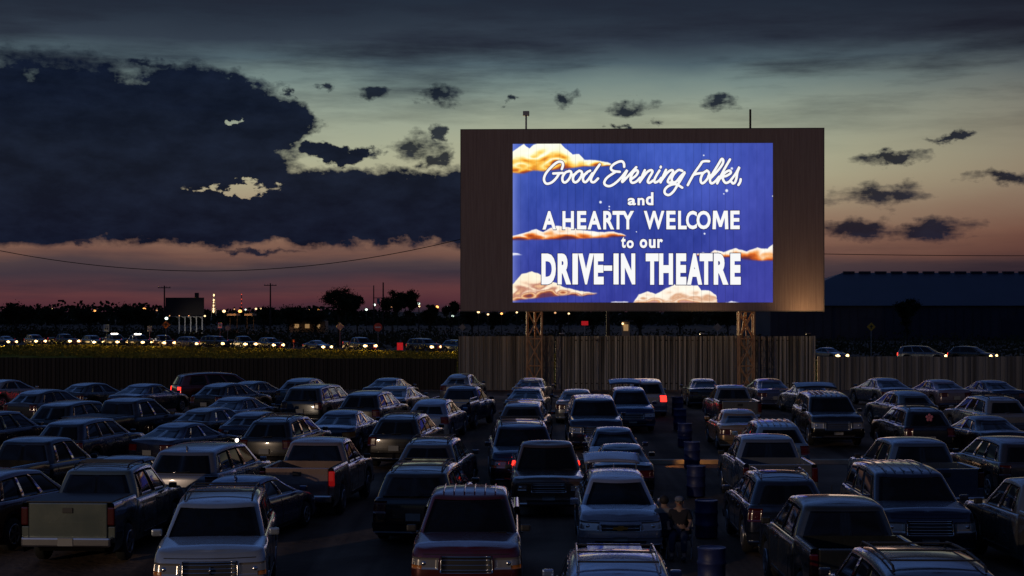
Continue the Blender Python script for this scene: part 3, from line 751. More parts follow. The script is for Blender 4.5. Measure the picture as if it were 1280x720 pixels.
rt_ = S(840,966,gx)[...,None]; img = img*(1-.35*rt_)+np.array([72,66,158])*.35*rt_
CL = [ (dict(t=[(641,190),(648,184),(655,180),(662,186),(667,181),(678,177),(700,179),(708,186),(716,193),(724,193),(731,200),(745,200),(760,203),(768,207)],
             b=[(641,216),(655,217),(668,213),(680,214),(700,212),(715,210),(730,208.5),(750,208),(768,208)], pal='y')),
       (dict(t=[(641,295),(657,291),(671,286),(679,290),(695,282),(703,283.5),(716,285),(732,288),(748,290),(768,289.5),(782,294)],
             b=[(641,300),(668,299.5),(700,299.5),(738,298),(782,296)], pal='o')),
       (dict(t=[(641,356),(652,343),(665,339.5),(674,342),(684,350),(695,353),(705,359),(719,362.5),(746,366)],
             b=[(641,376),(660,373.5),(684,371.5),(708,369),(732,370),(746,367)], pal='p')),
       (dict(t=[(792,378),(799,368),(810,364),(820,367.5),(829.7,362),(843.5,356),(859,356.5),(872.5,356.5),(877,363),(886,362.5),(895.4,369),(897,379)],
             b=[(792,380),(897,380)], pal='c')),
       (dict(t=[(872,317.5),(880,315.5),(888,316.6),(894,312.5),(904.6,316),(920,310.6),(933.6,314.5),(947,310),(959.6,311),(966,305.5)],
             b=[(872,320),(890,321),(910,322),(927,324),(945,326),(966,326)], pal='o')),
       (dict(t=[(641,316),(646,316),(652,317.5)], b=[(641,319.5),(652,318)], pal='w')),
       (dict(t=[(908,377.5),(915,376),(923,377.5)], b=[(908,379),(923,379)], pal='w')),
       (dict(t=[(765,377.6),(775,377)  ,(785,377)], b=[(765,379),(785,379)], pal='w')) ]
PAL = {'y':[(255,255,240),(255,252,215),(255,225,130),(245,175,60),(195,95,35),(130,60,50)], 'o':[(255,250,238),(252,228,205),(245,175,110),(225,110,40),(160,70,35),(90,45,65)],
       'p':[(255,245,220),(250,225,195),(190,130,110),(245,200,150),(170,90,60),(100,55,80)], 'c':[(255,250,235),(252,235,215),(215,165,130),(250,225,200),(225,160,110),(200,150,140)], 'w':[(240,240,250)]*6}
for ci, c in enumerate(CL):
    tx, ty = zip(*c['t']); bx, by = zip(*c['b'])
    wob = (fbm(gx,gy,7,20+ci)-.5)*3.0
    T = np.interp(PX, tx, ty)[None,:]+wob*.8; B = np.interp(PX, bx, by)[None,:]+wob*.4
    inx = S(tx[0]-2,tx[0]+.5,gx)*(1-S(tx[-1]-1,tx[-1]+2,gx)) if tx[0] > 642 else (1-S(tx[-1]-1,tx[-1]+2,gx))
    al = S(-.7,.9,gy-T)*(1-S(-1.6,1.6,gy-B))*inx
    tn = np.clip((gy-T)/np.maximum(B-T,1.5),0,1)
    # painted billows: folded noise
    fold = np.abs(vnoise(gx*.7+gy*1.0, gy*1.7-gx*.4, 13, 40+ci)-.5)*1.9+(fbm(gx*.7+gy*.6,gy*1.5-gx*.3,8,60+ci)-.5)*.55
    q = np.clip(tn**1.25*.92+(fold-.42)*.75*(tn*1.8).clip(.15,1), 0, .999)*5
    pal = np.array(PAL[c['pal']], float); k = q.astype(int).clip(0,4); f = (q-k)[...,None]
    colr = pal[k]*(1-f)+pal[k+1]*f
    img = img*(1-al[...,None])+colr*al[...,None]
for (x, y, r_) in [(880,195,.9),(908.5,239,1.8),(915,211.5,1.5),(905,243,.8),(751,253,1.6),(762,258.5,.9),(881,292.5,1.1),(966,246,.9),(773,320,.7),(796,290,.6),(762,262,.8)]:
    al = 1-S(r_*.6,r_*1.4,np.hypot(gx-x,gy-y)); img = img*(1-al[...,None])+np.array([235,240,250])*al[...,None]
img *= (1-.10*(np.abs(((gx-641)/9.85) % 1-.5) > .46))[...,None]
img = img.clip(0,255)/255
img = np.where(img <= .04045, img/12.92, ((img+.055)/1.055)**2.4)
U = np.linspace(a0,a1,NX); V = np.linspace(b1,b0,NY); gu, gv = np.meshgrid(U,V)
verts = np.stack([gu.ravel(), np.full(gu.size,-.024), gv.ravel()],1)
idx = np.arange(NX*NY).reshape(NY,NX)
faces = np.stack([idx[:-1,:-1],idx[1:,:-1],idx[1:,1:],idx[:-1,1:]],-1).reshape(-1,4)
me = bpy.data.meshes.new('projected_picture')
me.vertices.add(len(verts)); me.vertices.foreach_set('co', verts.ravel())
me.loops.add(faces.size); me.loops.foreach_set('vertex_index', faces.ravel().astype(np.int32))
me.polygons.add(len(faces)); me.polygons.foreach_set('loop_start', np.arange(0,faces.size,4,dtype=np.int32)); me.polygons.foreach_set('loop_total', np.full(len(faces),4,np.int32))
me.update(calc_edges=True)
ca = me.color_attributes.new('picture','FLOAT_COLOR','POINT')
ca.data.foreach_set('color', np.concatenate([img.reshape(-1,3), np.ones((NX*NY,1))],1).ravel().astype(np.float32))
def emission(name, col=None, strength=1., attr=None):
    m = bpy.data.materials.new(name); m.use_nodes = True; nt = m.node_tree; nt.nodes.clear()
    o_ = nt.nodes.new('ShaderNodeOutputMaterial'); e = nt.nodes.new('ShaderNodeEmission'); e.inputs[1].default_value = strength
    if attr:
        a = nt.nodes.new('ShaderNodeAttribute'); a.attribute_name = attr; nt.links.new(a.outputs['Color'], e.inputs[0])
    else: e.inputs[0].default_value = col
    nt.links.new(e.outputs[0], o_.inputs[0]); return m
me.materials.append(emission('projected_light', attr='picture', strength=1.05))
pic = link(bpy.data.objects.new('projected_picture', me), root)
WH = emission('projected_white', lin(250,250,250), 1.0); DK = emission('projected_outline', lin(38,32,80), 1.0)
PPU = (a1-a0)/325.0                           # metres per photo pixel on the board
def l2(px, py): return a0+(px-641)*PPU, b1-(py-180)*((b1-b0)/198)
# hand-lettered script
def cr(pts, n=7):
    P = [pts[0]]+list(pts)+[pts[-1]]; out = []
    for i in range(1, len(P)-2):
        p0,p1,p2,p3 = [np.array(p,float) for p in P[i-1:i+3]]
        for k in range(n):
            t = k/n; out.append(.5*((2*p1)+(-p0+p2)*t+(2*p0-5*p1+4*p2-p3)*t*t+(-p0+3*p1-3*p2+p3)*t**3))
    out.append(np.array(pts[-1],float)); return out
zoff = [0]
def ribbon(mb, pts, w, y0):
    pts = [np.array(l2(*p)) for p in pts]; n = len(pts); L_, R_ = [], []
    for i in range(n):
        d = pts[min(n-1,i+1)]-pts[max(0,i-1)]; d = d/(np.linalg.norm(d)+1e-9); q = np.array((-d[1],d[0]))*w/2
        L_.append(pts[i]+q); R_.append(pts[i]-q)
    y = y0-zoff[0]; zoff[0] += .0006
    vs = []
    for i in range(n): vs += [(L_[i][0], y-i*.00002, L_[i][1]), (R_[i][0], y-i*.00002, R_[i][1])]
    mb.add(vs, [(2*i,2*i+1,2*i+3,2*i+2) for i in range(n-1)])
    for c in (pts[0], pts[-1]):
        zoff[0] += .0004; y = y0-zoff[0]
        mb.add([(c[0]+w/2*math.cos(a), y, c[1]+w/2*math.sin(a)) for a in np.linspace(0,2*math.pi,14,endpoint=False)], [tuple(range(14))])
cA = lambda L_: [(670+x/12, 190+y/12) for x, y in L_]
cB = lambda L_: [(750+x/10.28, 190+y/10.28) for x, y in L_]
cC = lambda L_: [(850+x/12, 190+y/12) for x, y in L_]
strokes = [cA([(390,260),(408,205),(398,160),(350,148),(290,178),(200,262),(142,340),(122,410),(142,465),(185,478),(250,450),(310,390),(350,328)]), cA([(262,325),(330,322),(405,318)]),
 cA([(500,292),(445,312),(402,380),(405,440),(440,460),(490,420),(530,350),(528,300),(500,288)]), cA([(525,350),(560,348),(605,325)]),
 cA([(655,285),(602,320),(560,385),(566,442),(600,458),(645,425),(690,350),(688,300),(652,284)]), cA([(686,348),(720,345),(765,322)]),
 cA([(815,285),(762,315),(712,385),(716,440),(748,455),(792,412),(850,325)]), cA([(960,192),(885,300),(832,400),(836,448),(878,455),(935,402)]),
 cB([(315,195),(310,150),(280,125),(220,140),(160,180),(145,222),(180,250),(258,260)]), cB([(200,262),(100,330),(60,390),(75,430),(130,442),(200,405),(280,330),(352,240),(320,310),(288,392),(370,310),(470,202)]),
 cB([(405,355),(465,310),(492,262),(470,240),(425,275),(396,350),(415,400),(470,385),(520,335)]),
 cB([(580,240),(548,310),(516,392)]), cB([(522,380),(600,275),(655,240),(678,262),(635,340),(618,385),(640,402),(690,370)]),
 cB([(768,245),(725,315),(702,370),(715,398),(765,372),(790,340)]), cB([(785,196),(783,206)]),
 cB([(852,237),(818,310),(782,396)]), cB([(788,380),(868,275),(922,240),(942,262),(900,330),(875,380),(890,400),(930,392)]),
 cB([(1060,250),(1010,240),(955,290),(925,350),(940,395),(985,385),(1040,320),(1088,270)]), cB([(1090,280),(1040,365),(1000,430),(950,510),(890,558),(840,540),(838,490),(890,440),(975,420),(1060,465)]),
 cC([(438,150),(380,148),(335,160),(305,205),(220,325),(165,420),(120,505)]), cC([(212,350),(260,335),(335,325)]),
 cC([(405,290),(345,335),(312,420),(328,475),(370,462),(428,385),(436,320),(405,288)]), cC([(425,375),(455,368),(490,345)]),
 cC([(470,395),(560,300),(635,200),(650,140),(625,118),(575,200),(490,340),(452,430),(475,480),(530,450),(590,380)]),
 cC([(750,125),(655,290),(560,480)]), cC([(600,410),(680,320),(745,290),(762,325),(700,368),(645,385),(655,440),(690,474),(740,455),(775,415)]),
 cC([(770,425),(840,330),(890,240),(860,320),(848,400),(825,465),(795,482),(770,455)]), cC([(910,420),(902,460),(876,505)])]
WS = 3.1*PPU
mb = MB(); zoff[0] = 0
for s_ in strokes: ribbon(mb, cr(s_), WS+1.5*PPU, -.030)
dk1 = mb
mb = MB(); zoff[0] = 0
for s_ in strokes: ribbon(mb, cr(s_), WS, -.060)
wh1 = mb
# printed words from the built-in face, fitted word by word; extra weight by offset
def word(mb, txt, x0, x1, y0, y1, off, ypos, grow=0.):
    cu = bpy.data.curves.new('w','FONT'); cu.body = txt; cu.size = 1; cu.offset = off; cu.resolution_u = 4
    ob = bpy.data.objects.new('w', cu); COL.objects.link(ob); bpy.context.view_layer.update()
    dg = bpy.context.evaluated_depsgraph_get(); m_ = bpy.data.meshes.new_from_object(ob.evaluated_get(dg))
    co_ = np.array([v.co[:] for v in m_.vertices]); fs = [tuple(p.vertices) for p in m_.polygons]
    bpy.data.objects.remove(ob); bpy.data.curves.remove(cu)
    lo, hi = co_[:,:2].min(0), co_[:,:2].max(0); q = (co_[:,:2]-lo)/(hi-lo)
    (ua, zb_), (ub, za_) = l2(x0-grow, y1+grow), l2(x1+grow, y0-grow)
    mb.add([(ua+(ub-ua)*p[0], ypos, zb_+(za_-zb_)*p[1]) for p in q], fs); bpy.data.meshes.remove(m_)
def poly_letter(mb, pts, x0, x1, y0, y1, ypos, grow):
    (ua, zb_), (ub, za_) = l2(x0-grow, y1+grow), l2(x1+grow, y0-grow)
    mb.add([(ua+(ub-ua)*p[0], ypos, zb_+(za_-zb_)*p[1]) for p in pts], [tuple(range(len(pts)))])
MP = [(0,0),(.04,1),(.28,1),(.5,.46),(.72,1),(.96,1),(1,0),(.79,0),(.765,.62),(.58,.12),(.42,.12),(.235,.62),(.21,0)]
def letters(mb, txt, spans, y0, y1, off, ypos, grow=0.):
    for ch, (x0, x1) in zip(txt, spans): word(mb, ch, x0, x1, y0, y1, off, ypos, grow)
def printed(mb, y, g, fat):
    e = g
    word(mb,'a',785,795.3,247.8,257,.03+fat,y,e); word(mb,'n',797.3,806,247.8,257,.03+fat,y,e); word(mb,'d',807.6,817.2,240.8,257,.03+fat,y,e)
    k = 670/1; f7 = lambda L_: [(630+a/3.271, 630+b/3.271) for a, b in L_]
    letters(mb,'AHEARTY', f7([(158,214),(240,287),(300,338),(343,399),(407,452),(445,490),(482,533)]), 264, 287, .035+fat, y, e)
    letters(mb,'WELCO', f7([(573,657),(665,703),(713,748),(745,790),(788,846)]), 264, 287, .028+fat, y, e); poly_letter(mb, MP, *f7([(853,918)])[0], 264, 287, y, e); letters(mb,'E', f7([(926,964)]), 264, 287, .03+fat, y, e)
    word(mb,'t',776.8,782.6,296,310.2,.035+fat,y,e); word(mb,'o',783.6,792.6,300.5,310.6,.035+fat,y,e)
    word(mb,'o',800,809.5,299,310.4,.035+fat,y,e); word(mb,'u',811.5,819.8,299.3,310.4,.035+fat,y,e); word(mb,'r',822,829,299,310.2,.035+fat,y,e)
    f5 = lambda L_: [(636+a/6.26, 636+b/6.26) for a, b in L_]
    letters(mb,'DRIVE', f5([(257,370),(384,490),(500,543),(545,668),(668,745)]), 317, 355.6, .055+fat*.8, y, e)
    word(mb,'-',755,765.6,332,338.6,0,y,e)
    letters(mb,'IN', f5([(822,862),(880,992)]), 317, 355.6, .055+fat*.8, y, e)
    f6 = lambda L_: [(790+a/6.546, 790+b/6.546) for a, b in L_]
    letters(mb,'THEATRE', f6([(115,220),(224,338),(363,447),(452,576),(555,662),(670,790),(805,890)]), 317, 356, .055+fat*.8, y, e)
printed(dk1, -.032, .9, .012); printed(wh1, -.064, 0, 0)
dk1.build('lettering_outline', DK, pic); wh1.build('lettering', WH, pic)
# things on top
mb = MB(); u, _ = onscreen(657.5,162); _, zt = onscreen(657.5,139)
mb.tube((u,.3,z1),(u,.3,zt),.06,8); mb.box((u,.3,zt-.12),(.42,.3,.32), bev=.03); mb.build('top_lamp_post', M['galv'], root)
u, _ = onscreen(938.5,161); _, zt = onscreen(938.5,136)
MB().tube((u,.3,z1),(u,.3,zt),.07,8).build('top_pole', M['wood'], root)
# lattice towers
for pxc in (668, 934):
    u, _ = onscreen(pxc,400); mb = MB(); hw_ = .48; zt = z0-.02
    pts = [(u-hw_,.1),(u+hw_,.1),(u+hw_,1.1),(u-hw_,1.1)]
    for a, b in pts: mb.tube((a,b,0),(a,b,zt),.07,6)
    mb.tube((u,.6,0),(u,.6,zt),.035,6)
    nb = 3
    for k in range(nb):
        za, zc = zt*k/nb, zt*(k+1)/nb
        for i in range(4):
            a, b = pts[i], pts[(i+1)%4]
            mb.tube((*a,za),(*b,zc),.04,5); mb.tube((*b,za),(*a,zc),.04,5); mb.tube((*a,zc-.05),(*b,zc-.05),.035,5)
    t = mb.build('lattice_tower', M['truss'], root)
    # raking back struts
    MB().tube((u,.9,zt),(u,8.5,.0),.08,8).build('raking_strut', M['truss'], root)

# ------------------------------------------------------------------ fences
def corrugated(name, xa, ya, xb, yb, h, m, label, pitch=.3, amp=.045, zb=0.):
    a, b = Vector((xa,ya,zb)), Vector((xb,yb,zb)); L_ = (b-a).length; d = (b-a)/L_; nn = Vector((-d.y,d.x,0))
    r = empty(name, a); n = int(L_/pitch); mb = MB(); vs = []
    prof = ((0,-1),(.35,-1),(.5,1),(.85,1))
    for i in range(n):
        pan = int(i*pitch/1.05); hh = h+((pan*7919) % 13-6)*.004
        off = ((pan*104729) % 11-5)*.003
        for u_, s_ in prof:
            p = d*((i+u_)*pitch)+nn*(s_*amp+off); vs += [(p.x,p.y,0),(p.x,p.y,hh)]
    k = len(vs)//2
    mb.add(vs, [(2*i,2*i+2,2*i+3,2*i+1) for i in range(k-1)]); mb.build('sheet', m, r)
    rl = MB(); 
    for z in (h*.12, h*.92): rl.tube(nn*.12+Vector((0,0,z)), d*L_+nn*.12+Vector((0,0,z)), .05, 6)
    rl.build('rail', M['wood'], r)
    po = MB(); q = 0
    while q < L_: 
        p = d*q+nn*.2; MB().box((p.x,p.y,h/2-.02),(.12,.12,h-.02)).build('post', M['wood'], r); q += 3.2
    tag(r, label, 'fence'); return r
fy = 108.6; hb = CAMH-(420-HY)/F*fy; xl = (573.5-640)/F*fy; xr_ = (1022-640)/F*fy
corrugated('tall_fence', xl, fy, 3.0, fy, hb, M['fence_side'], 'tall corrugated fence stretch coloured dim for weak light under the left half of the screen', .31)  # same fence; darker sheet colour stands in for weaker light here
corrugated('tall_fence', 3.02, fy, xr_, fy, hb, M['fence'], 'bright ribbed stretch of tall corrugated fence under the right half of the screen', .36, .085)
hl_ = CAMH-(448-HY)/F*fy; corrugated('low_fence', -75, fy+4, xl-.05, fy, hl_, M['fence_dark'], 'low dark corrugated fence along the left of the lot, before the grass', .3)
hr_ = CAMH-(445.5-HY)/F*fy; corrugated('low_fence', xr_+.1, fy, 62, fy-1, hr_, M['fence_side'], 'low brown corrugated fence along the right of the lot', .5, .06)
o = MB().box((xr_+.05,fy-.15,hr_/2),(.18,.16,hr_), bev=.02).build('gate_post', noise_col(mat('pale_wood', rough=.8), (.5,.36,.2),(.6,.44,.25), 4)); tag(o, 'pale upright post where the tall and low fences meet', 'post')

# ------------------------------------------------------------------ barrels
def barrel_mesh():
    mb = MB(); pr = [(.24,0),(.265,.01),(.27,.03)]
    for c in (.3,.6):
        pr += [(.265,c-.04),(.282,c-.015),(.282,c+.015),(.265,c+.04)]
    pr += [(.265,.84),(.275,.86),(.275,.885),(.255,.885),(.25,.872),(.0001,.872)]
    return mb.lathe((0,0,0), pr, 24)
bl0 = barrel_mesh().mesh('barrel', M['barrel'])
blab = ['blue steel barrel nearest the camera, at the foot of the barrel row','second blue barrel from the near end of the row, beside the seated people','blue barrel standing just behind the lit kerb line','blue barrel right in front of the lit kerb line, tilted top in the row',
        'blue barrel beside the champagne sedan','blue barrel beside the small silver pickup','farthest blue barrel of the row, close to the fence']
for i,(px,py) in enumerate([(889.5,684),(883,625),(870,582),(865,552),(856,529),(850,511),(847,496)]):
    d = solve_depth(py,.885); o = link(bpy.data.objects.new('barrel', bl0)); o.location = ((px-640)/F*d, d, zg(d)); o.rotation_euler = (0,0,i*1.3)
    tag(o, blab[i], 'barrel', 'blue barrels lining the aisle')

# ------------------------------------------------------------------ people on camp chairs
def skin_obj(name, m, verts, edges, radii, parent, sub=2):
    me = bpy.data.meshes.new(name); me.from_pydata(verts, edges, []); o = link(bpy.data.objects.new(name, me), parent)
    sk = o.modifiers.new('s','SKIN'); 
    for i, r_ in enumerate(radii): me.skin_vertices[0].data[i].radius = (r_, r_) if not isinstance(r_, tuple) else r_
    me.skin_vertices[0].data[0].use_root = True
    sb = o.modifiers.new('b','SUBSURF'); sb.levels = sub; sb.render_levels = sub
    me.materials.append(m)
    dg = bpy.context.evaluated_depsgraph_get(); m2 = bpy.data.meshes.new_from_object(o.evaluated_get(dg)); o.modifiers.clear(); o.data = m2
    for p in m2.polygons: p.use_smooth = True
    if not m2.materials: m2.materials.append(m)
    return o
def camp_chair(loc, rz, label):
    r = empty('camp_chair', loc, rz)
    MB().box((0,0,.42),(.5,.46,.03), bev=.012).build('seat', M['canvas'], r)
    MB().box((0,-.25,.72),(.5,.03,.5), Matrix.Rotation(R(-10),3,'X'), .012).build('backrest', M['canvas'], r)
    for sx in (-1,1):
        MB().tube((sx*.27,.24,0),(sx*.27,-.2,.45),.012,6).build('leg', M['galv'], r); MB().tube((sx*.27,-.24,0),(sx*.27,.22,.43),.012,6).build('leg', M['galv'], r)
        MB().tube((sx*.27,-.22,.4),(sx*.27,-.3,.98),.012,6).build('back_post', M['galv'], r)
        MB().box((sx*.29,0,.64),(.07,.46,.02), bev=.008).build('armrest', M['canvas'], r)
    tag(r, label, 'chair', 'camp chairs beside the white SUV')
def person(loc, rz, shirt, capped, label):
    r = empty('person', loc, rz)
    # body: pelvis, spine, neck, head, arms with hands, legs with feet (facing +y)
    V_ = [(0,-.08,.54),(0,-.1,.75),(0,-.12,.98),(0,-.1,1.08),(0,-.07,1.19),(0,-.05,1.27)]; E_ = [(0,1),(1,2),(2,3),(3,4),(4,5)]; Rr = [.13,.125,.12,.055,.088,.075]
    def chain(pts, rr, frm):
        k = frm
        for p, q in zip(pts, rr): V_.append(p); Rr.append(q); E_.append((k, len(V_)-1)); k = len(V_)-1
        return k
    for s in (-1,1):
        w = chain([(s*.17,-.12,.99),(s*.25,-.06,.76),(s*.22,.16,.67),(s*.2,.23,.665)], [.062,.045,.034,.032], 2)
        for f in range(4):
            ln = (.062,.075,.07,.055)[f]; x = s*(.2+(f-1.5)*.02)
            chain([(x,.26,.665),(x,.26+ln*.6,.66),(x,.26+ln*.8,.635)], [.009,.0085,.0075], w)
        chain([(s*.168,.235,.668),(s*.152,.262,.655)], [.011,.009], w)
        k = chain([(s*.1,-.02,.5),(s*.13,.36,.49),(s*.13,.38,.1),(s*.13,.46,.045),(s*.13,.56,.035)], [.095,.068,.045,.042,.03], 0)
    skin_obj('body', M['skin'], V_, E_, Rr, r)
    o = skin_obj('shirt', shirt, [(0,-.08,.52),(0,-.1,.75),(0,-.12,.98),(0,-.105,1.04),(.18,-.12,.985),(.25,-.07,.8),(-.18,-.12,.985),(-.25,-.07,.8)], [(0,1),(1,2),(2,3),(2,4),(4,5),(2,6),(6,7)], [(.165,.135),(.16,.135),(.155,.13),.075,.075,.062,.075,.062], r)
    skin_obj('trousers', M['jeans'], [(0,-.07,.53),(.1,0,.5),(.13,.36,.49),(.13,.38,.14),(-.1,0,.5),(-.13,.36,.49),(-.13,.38,.14)], [(0,1),(1,2),(2,3),(0,4),(4,5),(5,6)], [.15,.11,.085,.065,.11,.085,.065], r)
    h = MB()
    if capped:
        h.sphere((0,-.065,1.265),.105,14,8,(1,1.08,.72)); h.box((0,.06,1.26),(.15,.13,.015), bev=.006); h.build('cap', M['cap'], r)
    else:
        h.sphere((0,-.085,1.235),.108,14,10,(1,1.02,1.05)); h.build('hair', M['hair'], r)
    f = MB(); f.sphere((0,.045,1.19),.018,8,6,(.8,1,1.3)); f.build('nose', M['skin'], r)
    for s in (-1,1):
        MB().sphere((s*.033,.028,1.215),.011,8,6).build('eye', M['hair'], r); MB().sphere((s*.088,-.06,1.2),.025,8,6,(.4,.8,1.2)).build('ear', M['skin'], r)
    MB().box((0,.036,1.155),(.05,.012,.01), bev=.004).build('mouth', M['signred'], r)
    for s in (-1,1): MB().box((s*.13,.5,.045),(.1,.28,.09), bev=.035).build('shoe', M['plastic'], r)
    tag(r, label, 'person')
for (px, py, rz, sh, cp, lb, lc) in [(829,617,R(8),M['shirt_pale'],False,'dark-haired person in a pale shirt sitting beside the white open-hatch SUV','camp chair under the person in the pale shirt'),
                                     (849,619,R(170),M['shirt_dark'],True,'person in a grey cap and dark shirt sitting between the white SUV and the barrels','camp chair under the person with the grey cap')]:
    d = solve_depth(py,1.36); L0 = ((px-640)/F*d, d, zg(d)); camp_chair(L0, rz, lc); person(L0, rz, sh, cp, lb)

# ------------------------------------------------------------------ queue of cars on the road
def qproto(tp, feats): return proto(tp, feats)
QUEUE = [ # px centre, type, paint, extra feats, label
 (8,'sedan','grey',(),'grey sedan with headlights on, first of the road queue at the left edge'),
 (44,'suv','dkblue',(),'dark blue SUV with headlights on in the road queue near the left edge'),
 (80,'pickup','black',(),'black pickup with headlights on near the left end of the road queue'),
 (116,'suv','grey',(),'grey SUV with headlights on, by the tall white road sign'),
 (143,'crew','dkgrey',('ladderbar',),'dark grey pickup with a lit white bar on its roof, beside the tall white sign'),
 (172,'crew','black',('ladderbar',),'black pickup with a lit white roof bar, behind the truck by the orange sign'),
 (203,'pickup','red',(),'red pickup glowing in brake light under the orange diamond sign'),
 (238,'suv','silver',(),'silver SUV with one bright headlight in front of the billboard'),
 (270,'big','dkgrey',(),'dark grey big SUV in the road queue right of the billboard'),
 (303,'pickup','black',(),'black pickup with close twin headlights, next after the big dark SUV'),
 (338,'suv','dkblue',(),'dark SUV with the brightest yellowish headlights of the queue'),
 (397,'sedan','silver',(),'silver sedan alone between two gaps of the road queue'),
 (450,'crew','dkblue',(),'dark blue pickup on the road in front of the round red sign'),
 (530,'big','grey',(),'grey SUV on the road near the end of the low fence, wheels lit'),
 (572,'suv','bluegrey',(),'blue-grey SUV half hidden by the corner of the tall fence'),
 (1036,'sedan','silver',(),'silver sedan with bright headlights beyond the low brown fence'),
 (1152,'van','bluegrey',(),'blue-grey van side-on beyond the low brown fence'),
 (1215,'suv','dkgrey',(),'dark grey SUV on the road past the low fence at the right edge'),
]
qj = []
dirs = Vector((rp[2][0]-rp[1][0], rp[2][1]-rp[1][1], 0)).normalized()
for px, tp, colr, fe, lb in QUEUE:
    # intersect sight line with the road's near lane
    k = (px-640)/F; y = 200.
    for _ in range(80): y = y*.5+.5*road_y(k*y)
    fe2 = ('lit',)+fe; r, new = proto(tp, fe2); qj.append((r, new, tp, k*y, y, colr, lb))
index_children(); TREE = dict((k, list(v)) for k, v in ALLCH.items())
skip = ('door_handle','wiper','air_intake','licence_plate','chrome_bars','emblem','gas_strut','tailgate_crease','tailgate_handle')
def spot(loc, tgt, e, col, size=70, blend=.6, r=.15, name='lamp'):
    l = bpy.data.lights.new(name,'SPOT'); l.energy = e; l.color = col; l.spot_size = R(size); l.spot_blend = blend; l.shadow_soft_size = r
    o = link(bpy.data.objects.new(name, l)); o.location = loc; o.rotation_euler = (Vector(tgt)-Vector(loc)).to_track_quat('-Z','Y').to_euler(); return o
for r, new, tp, x, y, colr, lb in qj:
    objs = [r]+[c for ch in TREE[r.name] for c in [ch]+TREE.get(ch.name, [])] if new else copy_tree(r, None, TREE)
    o = objs[0]
    yaw = math.atan2(dirs.y, dirs.x) if x < 20 else math.atan2(rp[3][1]-rp[2][1], rp[3][0]-rp[2][0])
    yaw += R(random.uniform(-24,-6) if x < 20 else -4)
    if tp == 'van': yaw += R(22)
    if tp == 'sedan' and x > 20: yaw -= R(22)
    o.location = (x, y, .012); o.rotation_euler = (0,0,yaw)
    c = [v*random.uniform(.85,1.1) for v in P_[colr]]
    for q in objs: q.color = (*c,1)
    tag(o, lb, CATS[tp], 'vehicles queueing on the road with headlights on')
    dv = Vector((math.cos(yaw), math.sin(yaw), 0)); hl = TYPES[tp][1]['L']/2; P0 = Vector((x,y,.75))
    tv_ = Matrix.Rotation(R(-26 if x < 20 else 0),3,'Z') @ dv; sp = spot(P0+dv*(hl+.25)+tv_*(.6 if x < 20 else 0)+Vector((0,0,.1)), P0+dv*hl+tv_*24+Vector((0,0,-.8)), (150 if tp == "big" and x < -20 else 60000) if x < 20 else 300, (1,.76,.42), 52 if x < 20 else 96, 1, .3, 'headlight_beam')
    if x < 20:
        l = bpy.data.lights.new('brake_glow','SPOT'); l.energy = 160; l.color = (1,.04,.025); l.spot_size = R(80); l.spot_blend = 1; l.shadow_soft_size = .3
        q = link(bpy.data.objects.new('brake_glow', l)); q.location = P0-dv*(hl+.2); q.rotation_euler = (-dv).to_track_quat('-Z','Y').to_euler()

# ------------------------------------------------------------------ poles, wires, signs, lamps
def utility_pole(px, pytop, d, label, arm=True, twin=False):
    zt = CAMH+(HY-pytop)/F*d; x = (px-640)/F*d; r = empty('utility_pole', (x,d,0))
    MB().tube((0,0,0),(0,0,zt),.2,8,.13).build('pole', M['wood'], r)
    if arm:
        MB().box((0,-.15,zt-.45),(2.6,.12,.16)).build('crossarm', M['wood'], r)
        for q in (-1.15,-.5,.5,1.15): MB().tube((q,-.15,zt-.37),(q,-.15,zt-.15),.05,6).build('insulator', M['galv'], r)
    if twin:
        MB().tube((-1.9,0,0),(-1.9,0,zt-.6),.16,8,.1).build('second_pole', M['wood'], r); MB().tube((-.95,-.3,zt-3.2),(-.95,-.3,zt-4.3),.28,10).build('transformer', M['galv'], r)
        MB().box((-1.0,0,zt-3.1),(2.1,.1,.12)).build('crossarm', M['wood'], r)
    tag(r, label, 'utility pole', 'utility poles along the horizon'); return x, zt
utility_pole(205.5,357,330,'utility pole with crossarm standing beside the billboard')
utility_pole(338,354,330,'utility pole with crossarm alone against the red sky')
utility_pole(479,353,320,'double utility pole with a transformer between the two dark trees', False, True)
# long sagging cable in front of the sky
def cable(p, q, sag, name, label):
    pts = []; n = 40
    for i in range(n+1):
        t = i/n; v = Vector(p).lerp(Vector(q), t); v.z -= sag*4*t*(1-t); pts.append(v)
    o = MB().path(pts, .035, 5).build(name, M['wire']); tag(o, label, 'cable')
cable(at(-60,300,150), at(760,240,150), 4.9, 'overhead_cable', 'thin black cable sagging across the sky left of the screen')
cable(at(760,310,165), at(1500,318,165), .4, 'overhead_cable', 'thin black cable crossing the sky right of the screen')
for px, pz, d, lb in ((-60,294,150,'utility pole outside the left edge holding the sagging cable'),(760,238,152,'utility pole hidden behind the screen'),(1500,306,165,'utility pole outside the right edge')):
    utility_pole(px,pz,d,lb)
